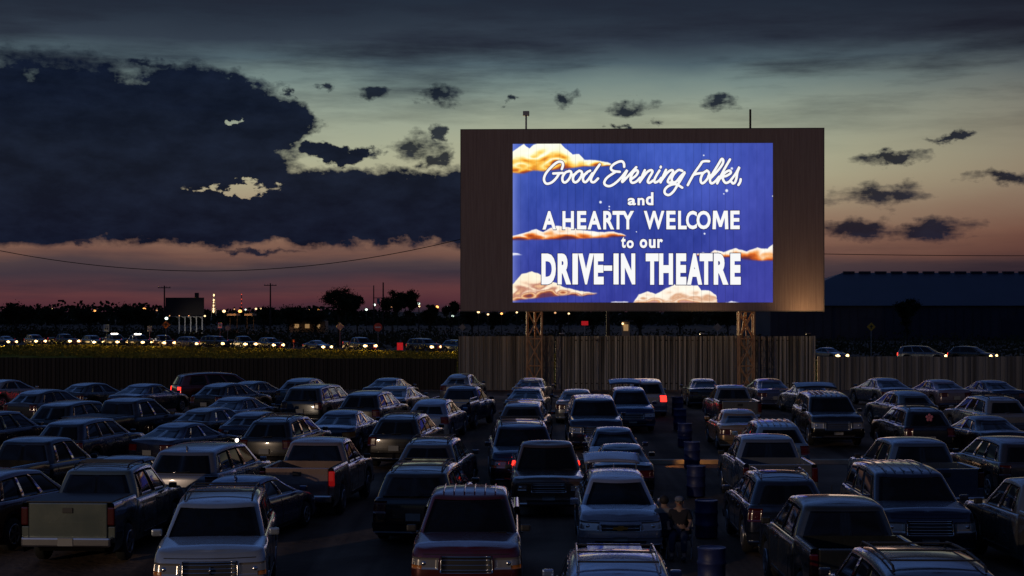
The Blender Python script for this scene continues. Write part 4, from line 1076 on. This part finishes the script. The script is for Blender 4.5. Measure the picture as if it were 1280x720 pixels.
# billboard
d = 345; r = empty('billboard', ((231-640)/F*d,d,0)); k = F/d
zb_, zt_ = CAMH-(395-HY)/k, CAMH+(HY-372)/k
MB().box((0,0,(zb_+zt_)/2),(48/k,.3,zt_-zb_)).build('panel', M['billboard'], r)
MB().box((0,-.5,zb_-.1),(44/k,.8,.08)).build('catwalk', M['galv'], r)
for q in (-18,-6,6): MB().sphere((q/k,-.8,zb_+.05),.12,8,6).build('strip_lamp', M['faintlamp'], r)
for i in range(5):
    x = (-7+i*7.2)/k; MB().tube((x,0,0),(x,0,zb_),.14,6).build('post', M['signwhite'], r); MB().tube((x,0,zb_-.5),(x-.9,-.0,zb_),.09,6).build('brace', M['signwhite'], r)
MB().box((15/k,0,zt_+.5),(.9,.3,1.1), bev=.1).build('top_box', M['billboard'], r)
tag(r, 'dark billboard on pale angled posts beyond the road queue', 'billboard')
spot(((231-640)/F*d+3,d-12,1), ((231-640)/F*d+3,d,2.5), 900, (1,.9,.75), 60, 1, .3, 'billboard_light')
# road signs
def sign(px, py, d, shape, size, m, label, mark=None, back=False):
    x = (px-640)/F*d; z = CAMH+(HY-py)/F*d; r = empty('road_sign', (x,d,0)); s = size/2
    MB().tube((0,.04,0),(0,.04,z+s*.6),.04,6).build('post', M['galv'], r)
    if shape == 'diamond': poly = [(0,-s),(s,0),(0,s),(-s,0)]
    elif shape == 'oct': poly = [(s*math.cos(a),s*math.sin(a)) for a in [R(22.5+45*i) for i in range(8)]]
    elif shape == 'round': poly = [(s*math.cos(a),s*math.sin(a)) for a in np.linspace(0,6.283,20,endpoint=False)]
    else: poly = [(-s*.8,-s),(s*.8,-s),(s*.8,s),(-s*.8,s)]
    f = MB().prism(poly, (0,-.02,z), (1,0,0), (0,0,1), .03).build('face', m, r)
    if mark == 'symbol':
        mb = MB(); mb.box((0,-.05,z-.02*s),(.22*s,.012,.9*s)); mb.box((0,-.05,z+.12*s),(.7*s,.013,.2*s)); mb.build('symbol', M['signblack'], f)
    if mark == 'bar': MB().box((0,-.05,z),(1.3*s,.012,.3*s)).build('symbol', M['signwhite'], f)
    if mark == 'digits':
        mb = MB(); mb.box((0,-.05,z+.55*s),(1.0*s,.012,.18*s)); mb.box((-.28*s,-.05,z-.15*s),(.36*s,.012,.6*s)); mb.box((.28*s,-.05,z-.15*s),(.36*s,.012,.6*s)); mb.build('symbol', M['signblack'], f)
    tag(r, label, 'road sign'); return r
sign(133,410,228,'rect',1.0,M['signwhite'],'tall pale road sign on a white post among the first queued cars','digits')
sign(187,411,232,'rect',.8,M['signback'],'small pale road sign between the roof-bar pickup and the orange sign')
sign(207.5,406,214,'diamond',1.15,M['orange'],'orange diamond roadwork sign left of the billboard','symbol')
sign(275,407,226,'rect',.75,M['signwhite'],'small white sign just right of the billboard posts','digits')
sign(284.5,410,240,'round',.8,M['signback'],'round grey sign back right of the small white sign')
sign(367,426,214,'rect',.4,M['orange'],'short orange marker by the road left of the lone silver sedan')
sign(425,408,218,'diamond',1.2,M['signback'],'grey narrow sign on a post under the big left tree')
sign(472.5,409,226,'round',1.2,M['signred'],'round red sign with a white bar above the road','bar')
sign(578,409,222,'diamond',1.0,M['signback'],'grey diamond sign back just beyond the fence corner')
sign(897,409,190,'diamond',1.0,M['signback'],'grey diamond sign back below the screen, above the bright fence')
sign(1089,408.5,180,'diamond',1.0,M['yellow'],'yellow diamond sign with black symbol in front of the blue warehouse','symbol')
sign(500,433,214,'rect',1.0,M['redglow'],'glowing red panel standing in for a tail light beside the grey SUV on the road')  # glowing panel added in place of a passing car's tail light
# lamps
def street_lamp(px, py, d, m, r_, label):
    x = (px-640)/F*d; z = max(2.2, CAMH+(HY-py)/F*d); r = empty('street_lamp', (x,d,0))
    MB().tube((0,.3,0),(0,.3,z+.2),.09,6,.06).build('pole', M['wood'], r); MB().tube((0,.3,z+.2),(0,0,z+.25),.04,5).build('arm', M['galv'], r)
    MB().sphere((0,0,z),r_*.72,10,8,(1,1,.8)).build('lamp', M[m], r); tag(r, label, 'street lamp', 'lamps along the horizon')
LAMPS = [(118,389,420,'sodium',.62,'sodium street lamp glowing orange at the left, above the first queued cars'),(180,386.5,420,'sodium',.68,'orange lamp left of the billboard pole'),(196,388,420,'faintlamp',.3,'faint lamp close left of the billboard pole'),
 (208,398,260,'mercury',.38,'white lamp right above the orange diamond sign'),(256,395,330,'warmwhite',.28,'small white lamp at the right foot of the billboard'),
 (280,389,420,'warmwhite',.6,'yellow lamp just right of the lit steeple'),(300,389,420,'sodium',.68,'large orange lamp under the red beacon mast'),(307,387,480,'mercury',.36,'white lamp touching the large orange one on its right'),
 (293,386.5,520,'faintlamp',.34,'faint lamp between the yellow and the large orange lamp'),(320,386,480,'warmwhite',.42,'warm lamp left of the lone utility pole'),(326,386,500,'warmwhite',.4,'second warm lamp next to the lone utility pole'),(374.5,391,380,'warmwhite',.32,'lamp low over the dark field left of the big tree'),
 (386,387,520,'faintlamp',.36,'faint lamp above the lit house'),(398,387,520,'sodium',.4,'orange lamp beside the edge of the big left tree'),(432,381,420,'warmwhite',.3,'lamp glimpsed inside the big left tree'),(458,387,400,'mercury',.44,'greenish lamp right of the big left tree'),(468,381,420,'mercury',.5,'high greenish lamp left of the double pole'),
 (489,384,420,'faintlamp',.34,'dim lamp right of the double pole'),(497,383,420,'warmwhite',.32,'lamp in front of the paired trees'),(523,379.5,420,'mercury',.58,'brightest white lamp right of the paired trees'),(524,383,420,'warmwhite',.34,'lamp just under the brightest white lamp'),(546,384,420,'sodium',.72,'big yellow-orange lamp near the screen'),(558.5,384,440,'mercury',.5,'white lamp between the big yellow lamp and the screen'),
 (573,384.5,440,'warmwhite',.36,'lamp touching the edge of the screen'),(566,395,300,'mercury',.32,'low white lamp above the half-hidden SUV'),(598,390,330,'warmwhite',.4,'lamp below the screen\'s left corner'),(610,393,330,'warmwhite',.3,'second lamp below the screen from its corner'),(627,392,340,'sodium',.36,'orange lamp under the screen left of the first tower'),
 (646,390.5,330,'warmwhite',.28,'lamp under the screen just before the first tower'),(694,391,360,'faintlamp',.34,'dim lamp under the screen right of the first tower'),(711,392,360,'warmwhite',.3,'lamp under the screen left of the red lit sign'),
 (20,388,430,'sodium',.5,'orange lamp at the left edge of the view'),(66,386,460,'warmwhite',.4,'white lamp between the left edge and the first orange one')]
for a in LAMPS: street_lamp(*a)
# lit steeple and mast
d = 600; k = F/d; x = (267.5-640)/F*d; r = empty('steeple', (x,d,0)); zt = CAMH+(HY-366)/k
mb = MB()
for sx in (-1,1):
    for sy in (-1,1): mb.tube((sx*1.1,sy*1.1,0),(sx*.1,sy*.1,zt),.09,5)
for i in range(8):
    z = zt*i/8; q = 1.1-1.0*i/8; mb.path([(q,q,z),(-q,q,z),(-q,-q,z),(q,-q,z),(q,q,z)],.06,4)
mb.build('frame', M['signwhite'], r)
for py, rr in ((369,.5),(375,.42),(378,.34),(382,.42),(386,.5),(389,.62)): MB().sphere((0,-1.2*(py-362)/30,CAMH+(HY-py)/k),rr*.7,8,6,(.8,.8,1.3)).build('lamp', M['warmwhite'], r)
tag(r, 'slim lit steeple with a column of white lamps on the horizon', 'tower')
d = 700; r = empty('radio_mast', ((302-640)/F*d,d,0)); zt = CAMH+(HY-367)/F*d
MB().tube((0,0,0),(0,0,zt),.16,5).build('mast', M['wood'], r)
for py in (368,374,379,384): MB().sphere((0,-.2,CAMH+(HY-py)/F*d),.2,8,6).build('beacon', M['beacon'], r)
tag(r, 'thin radio mast with red beacons on the horizon', 'mast')
# red lit sign and small lit kiosk under the screen
r = empty('red_sign', ((731-640)/F*210,210,0)); z = CAMH+(HY-404)/F*210
MB().box((0,0,z),(.9,.15,.55), bev=.04).build('panel', M['redglow'], r); MB().tube((0,.1,0),(0,.1,z),.05,6).build('post', M['galv'], r); tag(r, 'small glowing red sign seen under the screen', 'sign')
d = 200; r = empty('ticket_booth', ((782-640)/F*d,d,0)); zt = CAMH-(402-HY)/F*d
MB().box((0,0,zt/2),(.95,1.0,zt)).build('wall', M['wallpale'], r); MB().box((0.1,0,zt+.05),(1.7,1.5,.1)).build('roof', M['plastic'], r); MB().box((0,-.51,zt-.75),(.6,.03,.8)).build('window', M['lampwin'], r)
MB().sphere((-.4,-.65,zt-.25),.13,8,6).build('lamp', M['warmwhite'], r)
tag(r, 'tiny lit booth seen in the gap under the screen', 'booth')
# small house with lit front
d = 400; k = F/d; r = empty('house', ((386-640)/F*d,d,0))
MB().box((0,0,1.4),(9,6,2.8)).build('wall', M['wallpale'], r); MB().prism([(-5,0),(5,0),(0,1.9)],(0,-3.3,2.8),(1,0,0),(0,0,1),-6.6).build('roof', M['wood'], r)
for q in (-2.6,0,2.6): MB().box((q,-3.02,1.5),(1.1,.05,1.0)).build('window', M['lampwin'], r)
tag(r, 'low house with lit front between the tree and the queue', 'house')
spot(((386-640)/F*d,d-9,4),((386-640)/F*d,d,1.2),700,(1,.6,.3),80,1,.3,'porch_light')
# lit yards on the far side
for i,(px,py,w,lb) in enumerate(((292,395.5,11,'flat canopy lit orange right of the steeple'),(313,395,10,'flat canopy lit orange left of the lone pole'))):
    d = 380; r = empty('canopy', ((px-640)/F*d,d,0)); h = CAMH-(392-HY)/F*d
    MB().box((0,0,h-.25),(w/F*d,6,.5)).build('roof', M['wallpale'], r)
    for q_ in (-.4,.4): MB().tube((q_*w/F*d,0,0),(q_*w/F*d,0,h-.5),.12,6).build('post', M['wood'], r)
    tag(r, lb, 'canopy'); spot(((px-640)/F*d,d-8,5),((px-640)/F*d,d,1.5),600,(1,.5,.2),100,1,.3,'yard_light')
# big blue metal hall
d = 290; k = F/d; X = lambda px: (px-640)/k
r = empty('metal_hall', (X(963),d,0)); W2 = X(1500)-X(963); ze, zr_ = CAMH-(382-HY)/k+.0, CAMH+(HY-341)/k; dp = 42
ze = CAMH+(HY-382)/k
zr_ = CAMH+(HY-341)/(F/(d+dp/2))
MB().box((W2/2,dp/2,ze/2),(W2,dp,ze)).build('wall', M['metalwall'], r)
hip = X(1066)*((d+dp/2)/d)-X(963)-2
vs = [(-.5,-.6,ze),(W2+.5,-.6,ze),(W2+.5,dp+.6,ze),(-.5,dp+.6,ze),(hip,dp/2,zr_),(W2-hip,dp/2,zr_)]
ro = MB().add(vs, [(0,1,5,4),(1,2,5),(2,3,4,5),(3,0,4),(0,3,2,1)]).build('roof', M['metalroof'], r)
mb = MB(); q = hip
while q < W2-hip: mb.box((q+1.2,dp/2,zr_+.12),(2.2,.8,.34), bev=.06); q += 3.1
mb.build('ridge_vent', M['metalwall'], ro)
mb = MB(); q = 1.5
while q < W2: mb.box((q,-.05,ze/2),(.08,.08,ze-.1)); q += 1.6
mb.build('seam', M['metalwall'], r)
for q in (18,44,70): MB().box((q,-.06,2),(4.2,.1,4)).build('roller_door', M['metalroof'], r)
tag(r, 'huge dark blue metal hall with hipped roof right of the screen', 'hall')

# ------------------------------------------------------------------ trees
def tree_mesh(h, cw, seed, dens=1.0, ch=.72, leaf=.3, openness=.5):
    rd = random.Random(seed); tk = MB(); tips = []
    def limb(p, d, ln, r_, dep):
        q = p+d*ln; tk.tube(p, q, r_, 6, r_*.62, False); tips.append(q)
        if dep <= 0: return
        for _ in range(3 if dep > 1 else 2):
            nd = (d+Vector((rd.uniform(-.9,.9),rd.uniform(-.9,.9),rd.uniform(-.15,.7)))).normalized(); limb(q, nd, ln*rd.uniform(.6,.85), r_*.58, dep-1)
    limb(Vector((0,0,0)), Vector((rd.uniform(-.05,.05),0,1)).normalized(), h*.26, h*.028, 4)
    zs = [t.z for t in tips]; mxr = max(abs(t.x) for t in tips)+.01; mz = max(zs)
    f = h*.93/mz; fx = cw/2*.9/mxr
    tk.v = [(v[0]*fx, v[1]*fx, v[2]*f) for v in tk.v]; tips = [Vector((t.x*fx,t.y*fx,t.z*f)) for t in tips if t.z*f > h*(1-ch)]
    lv, lf = [], []
    for t in tips:
        cl = rd.uniform(.4,1.0)*cw*.12
        for _ in range(int(60*dens*rd.uniform(.3,1.5))):
            u = Vector((rd.gauss(0,1),rd.gauss(0,1),rd.gauss(0,.8)))*cl*.75; c = t+u
            a = Vector((rd.uniform(-1,1),rd.uniform(-1,1),rd.uniform(-1,1))).normalized(); b = a.orthogonal().normalized(); s = leaf*rd.uniform(.5,1.2)
            k_ = len(lv); lv += [c-a*s*.5, c+b*s*.3, c+a*s*.5, c-b*s*.3]; lf.append((k_,k_+1,k_+2,k_+3))
    return tk, MB().add(lv, lf)
def tree(px, pytop, d, cwpx, seed, label, m='leaf', dens=1., ch=.72, group='trees beyond the road', name='tree'):
    k = F/d; h = CAMH+(HY-pytop)/k; r = empty(name, ((px-640)/k,d,0)); tk, lf = tree_mesh(h, cwpx/k, seed, dens, ch, leaf=max(.3, 2.3/k))
    tk.build('trunk', M['bark'], r); lf.build('crown', M[m], r); tag(r, label, 'tree', group); return r
tree(424,360,300,50,3,'large broad dark tree standing against the red sky',dens=1.6)
tree(447,366,310,26,31,'lower lobe tree leaning out right of the large broad tree',dens=1.2)
tree(491,361,300,28,4,'left one of the paired trees by the double pole',dens=1.4)
tree(510,361,305,24,5,'right one of the paired trees by the double pole',dens=1.5)
tree(563,375,300,22,6,'small pointed dark tree just left of the screen')
tree(538,380,310,22,8,'low round tree under the brightest lamps')
tree(1134,372,240,34,9,'dark narrow tree in front of the blue metal hall','leaf',1.6,.9)
for i,(px,pt,w) in enumerate([(20,381,50),(70,385,40),(112,386,44),(155,383,50),(182,384,34),(330,384,34),(360,385,50),(395,386,30),(590,387,28),(615,390,30),(660,388,30),(700,386,40),(740,391,34),(800,386,46),(850,389,34),(910,388,40),(950,390,30)]):
    lb = ['bushy tree at the far left end of the horizon','low tree between the far left end and the first orange lamp','tree right behind the first orange lamp','wide tree left of the billboard','tree touching the billboard pole','tree behind the lone utility pole','wide low tree between the lone pole and the house','tree beside the lit house',
          'tree under the left corner of the screen','tree behind the corner lamps under the screen','tree seen through the first lattice tower','tree right of the first lattice tower','tree behind the red lit sign','tree behind the tiny booth','tree right of the tiny booth','tree behind the grey diamond sign back','tree beside the second lattice tower'][i]
    tree(px,pt,330+(i*37)%60,w,50+i,lb,'leaf2' if i%3 else 'leaf',1.1,.92)
# scrub as one mass and the far wood
sv, sf = [], []
for k_ in range(36000):
    x = random.uniform(-150,190); y = road_y(x)+14+abs(random.gauss(0,70))
    zmax = .6+1.7*(.5+.5*math.sin(x*.23+1.3*math.sin(x*.07)))*(.5+.5*math.sin(y*.3+x*.1))
    if X(963)-3 < x < X(1500)+3 and d-2 < y < d+dp+2: continue
    z = random.random()**1.3*zmax; a = Vector((random.uniform(-1,1),random.uniform(-1,1),random.uniform(-1,1))).normalized(); b = a.orthogonal().normalized(); s = random.uniform(.3,.7); c = Vector((x,y,z+.1)); q = len(sv)
    sv += [c-a*s*.5,c+b*s*.35,c+a*s*.5,c-b*s*.35]; sf.append((q,q+1,q+2,q+3))
o = MB().add(sv,sf).build('scrub', M['leaf2']); tag(o,'dark scrub beyond the road','scrub',kind='stuff')
sv, sf = [], []
for k_ in range(30000):
    x = random.uniform(-420,420); y = random.uniform(560,680); zmax = 5.2+2.6*math.sin(x*.05)*math.sin(x*.021+2)+1.2*math.sin(x*.31)
    z = random.random()*max(2,zmax); a = Vector((random.uniform(-1,1),random.uniform(-1,1),random.uniform(-1,1))).normalized(); b = a.orthogonal().normalized(); s = random.uniform(1.2,2.4); c = Vector((x,y,z)); q = len(sv)
    sv += [c-a*s*.5,c+b*s*.35,c+a*s*.5,c-b*s*.35]; sf.append((q,q+1,q+2,q+3))
o = MB().add(sv,sf).build('distant_wood', M['leaf']); tag(o,'low dark band of far-off trees on the horizon','wood',kind='stuff')

# ------------------------------------------------------------------ sky
w = bpy.data.worlds.new('World'); scene.world = w; w.use_nodes = True; nt = w.node_tree; L = nt.links; nt.nodes.clear()
def nd(t, **kw):
    n_ = nt.nodes.new(t)
    for k_, v_ in kw.items(): setattr(n_, k_, v_)
    return n_
def mth(op, a, b=None, c=None, clamp=False):
    n_ = nd('ShaderNodeMath', operation=op, use_clamp=clamp)
    for i_, v_ in enumerate((a,b,c)):
        if v_ is None: continue
        if hasattr(v_, 'is_output'): L.new(v_, n_.inputs[i_])
        else: n_.inputs[i_].default_value = v_
    return n_.outputs[0]
tc = nd('ShaderNodeTexCoord'); sx = nd('ShaderNodeSeparateXYZ'); L.new(tc.outputs['Generated'], sx.inputs[0])
az = mth('ARCTAN2', sx.outputs[0], sx.outputs[1]); hyp = mth('SQRT', mth('ADD', mth('MULTIPLY', sx.outputs[0], sx.outputs[0]), mth('MULTIPLY', sx.outputs[1], sx.outputs[1])))
el = mth('ARCTAN2', sx.outputs[2], hyp)
PXn = mth('MULTIPLY_ADD', az, 19.6, 6.4)        # azimuth, in hundreds
PYn = mth('MULTIPLY_ADD', el, -20.0, 3.88)      # elevation, downwards, in hundreds
cmb = nd('ShaderNodeCombineXYZ'); L.new(PXn, cmb.inputs[0]); L.new(PYn, cmb.inputs[1])
def noise(scale, detail, vs=(1,1,1), rough=.5, off=(0,0,0), src=None):
    mp = nd('ShaderNodeMapping'); mp.inputs['Scale'].default_value = vs; mp.inputs['Location'].default_value = off; L.new(src or cmb.outputs[0], mp.inputs[0])
    n_ = nd('ShaderNodeTexNoise'); n_.inputs['Scale'].default_value = scale; n_.inputs['Detail'].default_value = detail; n_.inputs['Roughness'].default_value = rough; L.new(mp.outputs[0], n_.inputs['Vector']); return n_
# base colours by elevation
def ramp(pts, fac):
    cr_ = nd('ShaderNodeValToRGB'); e = cr_.color_ramp.elements; cr_.color_ramp.interpolation = 'EASE'
    cr_.color_ramp.interpolation = 'LINEAR'
    while len(e) < len(pts): e.new(.5)
    for q, (p_, c_) in zip(e, pts): q.position = p_; q.color = lin(*c_)
    L.new(fac, cr_.inputs[0]); return cr_.outputs[0]
warp = noise(.55, 5, (.5,1.6,1), .55)
pyw = mth('ADD', PYn, mth('MULTIPLY', mth('SUBTRACT', warp.outputs['Fac'], .5), .55))
fac = mth('DIVIDE', mth('ADD', pyw, 28.0), 32.2)   # py -800 .. 420
def fp(py): return (py/100+28)/32.2
base = ramp([(0,(34,48,78)),(fp(-1500),(34,50,82)),(fp(-850),(60,90,146)),(fp(-300),(78,112,176)),(fp(-120),(52,72,106)),(fp(-30),(36,46,62)),(fp(10),(34,43,57)),(fp(55),(50,60,73)),(fp(82),(80,98,106)),(fp(108),(118,136,132)),(fp(145),(152,162,144)),(fp(190),(172,174,146)),(fp(225),(174,168,138)),(fp(262),(158,138,114)),
             (fp(297),(138,104,86)),(fp(318),(114,82,72)),(fp(334),(68,58,64)),(fp(350),(62,50,60)),(fp(366),(96,58,60)),(fp(380),(84,46,54)),(fp(392),(48,36,48)),(1,(14,12,16))], fac)
# streaks of high cloud
st = noise(1.1, 9, (.24,1.7,1), .62, (3,1.4,0)); stm = mth('MULTIPLY', mth('SUBTRACT', st.outputs['Fac'], .44), 5.0, clamp=True)
hi_f = mth('MULTIPLY', mth('SUBTRACT', 1.0, mth('MULTIPLY', mth('SUBTRACT', PYn, .9), .9, clamp=True), clamp=True), .85)
mixs = nd('ShaderNodeMix', data_type='RGBA'); L.new(mth('MULTIPLY', stm, hi_f), mixs.inputs[0]); L.new(base, mixs.inputs[6]); mixs.inputs[7].default_value = lin(33,38,51)
st2 = noise(1.6, 8, (.22,2.8,1), .6, (9,4,0)); st2m = mth('MULTIPLY', mth('SUBTRACT', st2.outputs['Fac'], .5), 3.0, clamp=True)
lowf = mth('MULTIPLY', mth('SUBTRACT', PYn, 2.9), 2.5, clamp=True)
mixl = nd('ShaderNodeMix', data_type='RGBA'); L.new(mth('MULTIPLY', mth('MULTIPLY', st2m, lowf), .9), mixl.inputs[0]); L.new(mixs.outputs[2], mixl.inputs[6]); mixl.inputs[7].default_value = lin(46,42,54)
# duller and pinker towards the right of the screen
rf = mth('MULTIPLY', mth('SUBTRACT', PXn, 9.2), .28, clamp=True)
mixr = nd('ShaderNodeMix', data_type='RGBA', blend_type='MULTIPLY'); L.new(rf, mixr.inputs[0]); L.new(mixl.outputs[2], mixr.inputs[6]); mixr.inputs[7].default_value = (.62,.52,.55,1)
# dark bank of cumulus: union of ellipses roughened by noise
n1 = noise(1.5, 9, (1,1.3,1), .6, (2,7,0)); n2 = noise(5.0, 9, (.8,1.5,1), .6, (5,1,0))
rough_ = mth('ADD', mth('MULTIPLY', mth('SUBTRACT', n1.outputs['Fac'], .5), 1.05), mth('MULTIPLY', mth('SUBTRACT', n2.outputs['Fac'], .5), .75))
w1 = noise(1.6, 4, (1,1.2,1), .55, (4,2,0)); w2 = noise(6.5, 6, (1,1.3,1), .62, (1,8,0))
s1 = nd('ShaderNodeSeparateColor'); L.new(w1.outputs['Color'], s1.inputs[0]); s2 = nd('ShaderNodeSeparateColor'); L.new(w2.outputs['Color'], s2.inputs[0])
WX = mth('ADD', PXn, mth('ADD', mth('MULTIPLY', mth('SUBTRACT', s1.outputs[0], .5), .9), mth('MULTIPLY', mth('SUBTRACT', s2.outputs[0], .5), .36)))
WY = mth('ADD', PYn, mth('ADD', mth('MULTIPLY', mth('SUBTRACT', s1.outputs[1], .5), .34), mth('MULTIPLY', mth('SUBTRACT', s2.outputs[1], .5), .22)))
def ell(cx, cy, rx, ry, pw=None):
    a = mth('DIVIDE', mth('SUBTRACT', WX, cx/100), rx/100); b = mth('DIVIDE', mth('SUBTRACT', WY, cy/100), ry/100)
    return mth('SUBTRACT', 1.0, mth('SQRT', mth('ADD', mth('MULTIPLY', a, a), mth('MULTIPLY', b, b))))
def union(L_):
    cur = None
    for e_ in L_:
        v = ell(*e_); cur = v if cur is None else mth('SMOOTH_MAX', cur, v, .12)
    return cur
big = union([(-40,230,240,160),(110,195,120,112),(60,260,240,62),(190,175,90,72),(262,150,100,64),(338,162,60,40),(240,215,150,62),(300,262,330,52),(470,258,180,50),(640,260,220,52),(425,193,52,12)])
holes = union([(318,156,16,3),(296,239,50,7)])
bigf = mth('SUBTRACT', mth('ADD', mth('MULTIPLY', big, 1.7), rough_), mth('MULTIPLY', mth('ADD', holes, .6, clamp=True), mth('MULTIPLY', mth('SUBTRACT', n2.outputs['Fac'], .36, clamp=True), 9.0)))
bigm = mth('MULTIPLY', mth('ADD', bigf, .12), 2.6, clamp=True)
# flat base of the bank
fl = mth('MULTIPLY', mth('SUBTRACT', mth('ADD', 3.13, mth('MULTIPLY', mth('SUBTRACT', n1.outputs['Fac'], .5), .35)), PYn), 14, clamp=True)
bigm = mth('MULTIPLY', bigm, fl)
n3s = noise(3.2, 9, (.5,2.2,1), .62, (8,3,0))
small = union([(512,184,36,20),(545,202,16,14),(534,170,10,14),(547,120,28,12),(470,117,22,8),(701,125,20,10),(782,138,30,11),(893,134,30,13),(766,158,10,5),(820,158,16,5),(635,127,9,4),(205,90,30,7),(405,113,14,5),(357,118,6,7),
               (1085,243,62,17),(1060,286,60,16),(1140,290,60,16),(1095,202,52,9),(1160,182,32,5),(330,317,60,5),(120,305,40,6),(1230,230,50,10),(640,330,20,3)])
smf = mth('ADD', mth('MULTIPLY', small, 1.0), mth('ADD', mth('MULTIPLY', rough_, .9), mth('MULTIPLY', mth('SUBTRACT', n3s.outputs['Fac'], .5), 1.6))); smm = mth('MULTIPLY', mth('MULTIPLY', mth('SUBTRACT', smf, -.02), 1.5, clamp=True), .95)
cm = mth('MAXIMUM', bigm, smm)
# front half of the sky only
ft = mth('MULTIPLY', mth('ADD', sx.outputs[1], -.2), 5, clamp=True); cm = mth('MULTIPLY', cm, ft)
n3 = noise(2.0, 9, (.8,1.7,1), .62, (1,3,0))
ccol = nd('ShaderNodeValToRGB'); L.new(n3.outputs['Fac'], ccol.inputs[0]); ccol.color_ramp.elements[0].position = .38; ccol.color_ramp.elements[0].color = lin(8,16,34); ccol.color_ramp.elements[1].position = .68; ccol.color_ramp.elements[1].color = lin(19,28,48)
mixc = nd('ShaderNodeMix', data_type='RGBA'); L.new(mth('MULTIPLY', cm, .99), mixc.inputs[0]); L.new(mixr.outputs[2], mixc.inputs[6]); L.new(ccol.outputs[0], mixc.inputs[7])
# east behind the camera is night
bk = mth('MULTIPLY', mth('MULTIPLY', mth('SUBTRACT', .78, sx.outputs[1]), 1.6, clamp=True), mth('SUBTRACT', 1.0, mth('MULTIPLY', sx.outputs[2], 1.3, clamp=True)), clamp=True)
mixb = nd('ShaderNodeMix', data_type='RGBA'); L.new(bk, mixb.inputs[0]); L.new(mixc.outputs[2], mixb.inputs[6]); mixb.inputs[7].default_value = lin(22,28,44)
sky = nd('ShaderNodeTexSky', sky_type='NISHITA'); sky.sun_disc = False; sky.sun_elevation = R(-4); sky.sun_rotation = R(8)
skm = nd('ShaderNodeMix', data_type='RGBA', blend_type='ADD'); skm.inputs[0].default_value = .004; L.new(mixb.outputs[2], skm.inputs[6]); L.new(sky.outputs[0], skm.inputs[7])
bg = nd('ShaderNodeBackground'); bg.inputs[1].default_value = 1.0; L.new(skm.outputs[2], bg.inputs[0])
wo = nd('ShaderNodeOutputWorld'); L.new(bg.outputs[0], wo.inputs[0])

# ------------------------------------------------------------------ lamps of the place and an added kerb light
spot((-60,-42,15), (12,100,2.2), 60000, (1,.74,.52), 66, .7, .35, 'lot_floodlight')
for fx_, e_, lb in ((19.0,330,'slim floodlight post under the screen corner nearest the hall'),(12.2,80,'slim floodlight post midway under the screen'),(3.2,34,'slim floodlight post under the screen beside the first tower')):
    r = empty('floodlight_post', (fx_,102.6,0)); MB().tube((0,0,0),(0,0,3.75),.05,6).build('post', M['wood'], r)
    MB().box((0,0,3.85),(.3,.22,.16), Matrix.Rotation(R(20),3,'X'), .03).build('lamp_housing', M['plastic'], r); tag(r, lb, 'floodlight')
    spot((fx_,102.65,3.98), (fx_+.6,104.6,6.4), e_, (1,.62,.28), 130, 1, .12, 'screen_footlight')
spot((4.7,53.9,.5), (8.4,55.1,.08), 90, (1,.45,.12), 64, .8, .1, 'parking_lamp')  # added spot without a fixture; gives the kerb its orange light
sun = bpy.data.lights.new('sun','SUN'); sun.energy = .02; sun.angle = R(10); sun.color = (1,.6,.45)
so = link(bpy.data.objects.new('sun', sun)); so.rotation_euler = (R(86),0,R(180-8)) 
# red brake glow behind the old brown pickup
for o, tp, cx, cy, rz, p in placed:
    if tp == 'oldp':
        for q in o.children: 
            if q.name.startswith('tail_light'): q.data.materials[0] = M['brake']
        dv = Vector((math.cos(rz), math.sin(rz), 0)); P0 = Vector((cx,cy,zg(cy)+.8))-dv*(p['L']/2+.15)
        spot(P0, P0-dv*3+Vector((0,0,-.3)), 380, (1,.1,.03), 140, 1, .15, 'brake_glow')
    if o['label'].startswith('maroon minivan with'):
        dv = Vector((math.cos(rz), math.sin(rz), 0)); sd = Vector((-dv.y, dv.x, 0)); P0 = Vector((cx,cy,zg(cy)+.9))-dv*(p['L']/2+.2)-sd*.5
        spot(P0, P0-dv*3, 30, (1,.02,.03), 150, 1, .1, 'brake_glow')

# ------------------------------------------------------------------ render settings
scene.render.engine = 'CYCLES'; c = scene.cycles
c.use_denoising = True; c.max_bounces = 5; c.diffuse_bounces = 2; c.glossy_bounces = 3; c.sample_clamp_indirect = 3; c.caustics_reflective = False; c.caustics_refractive = False
c.use_light_tree = True
vs_ = scene.view_settings; vs_.view_transform = 'Standard'; vs_.look = 'None'; vs_.exposure = 0; vs_.gamma = 1
print('objects', len(scene.objects))
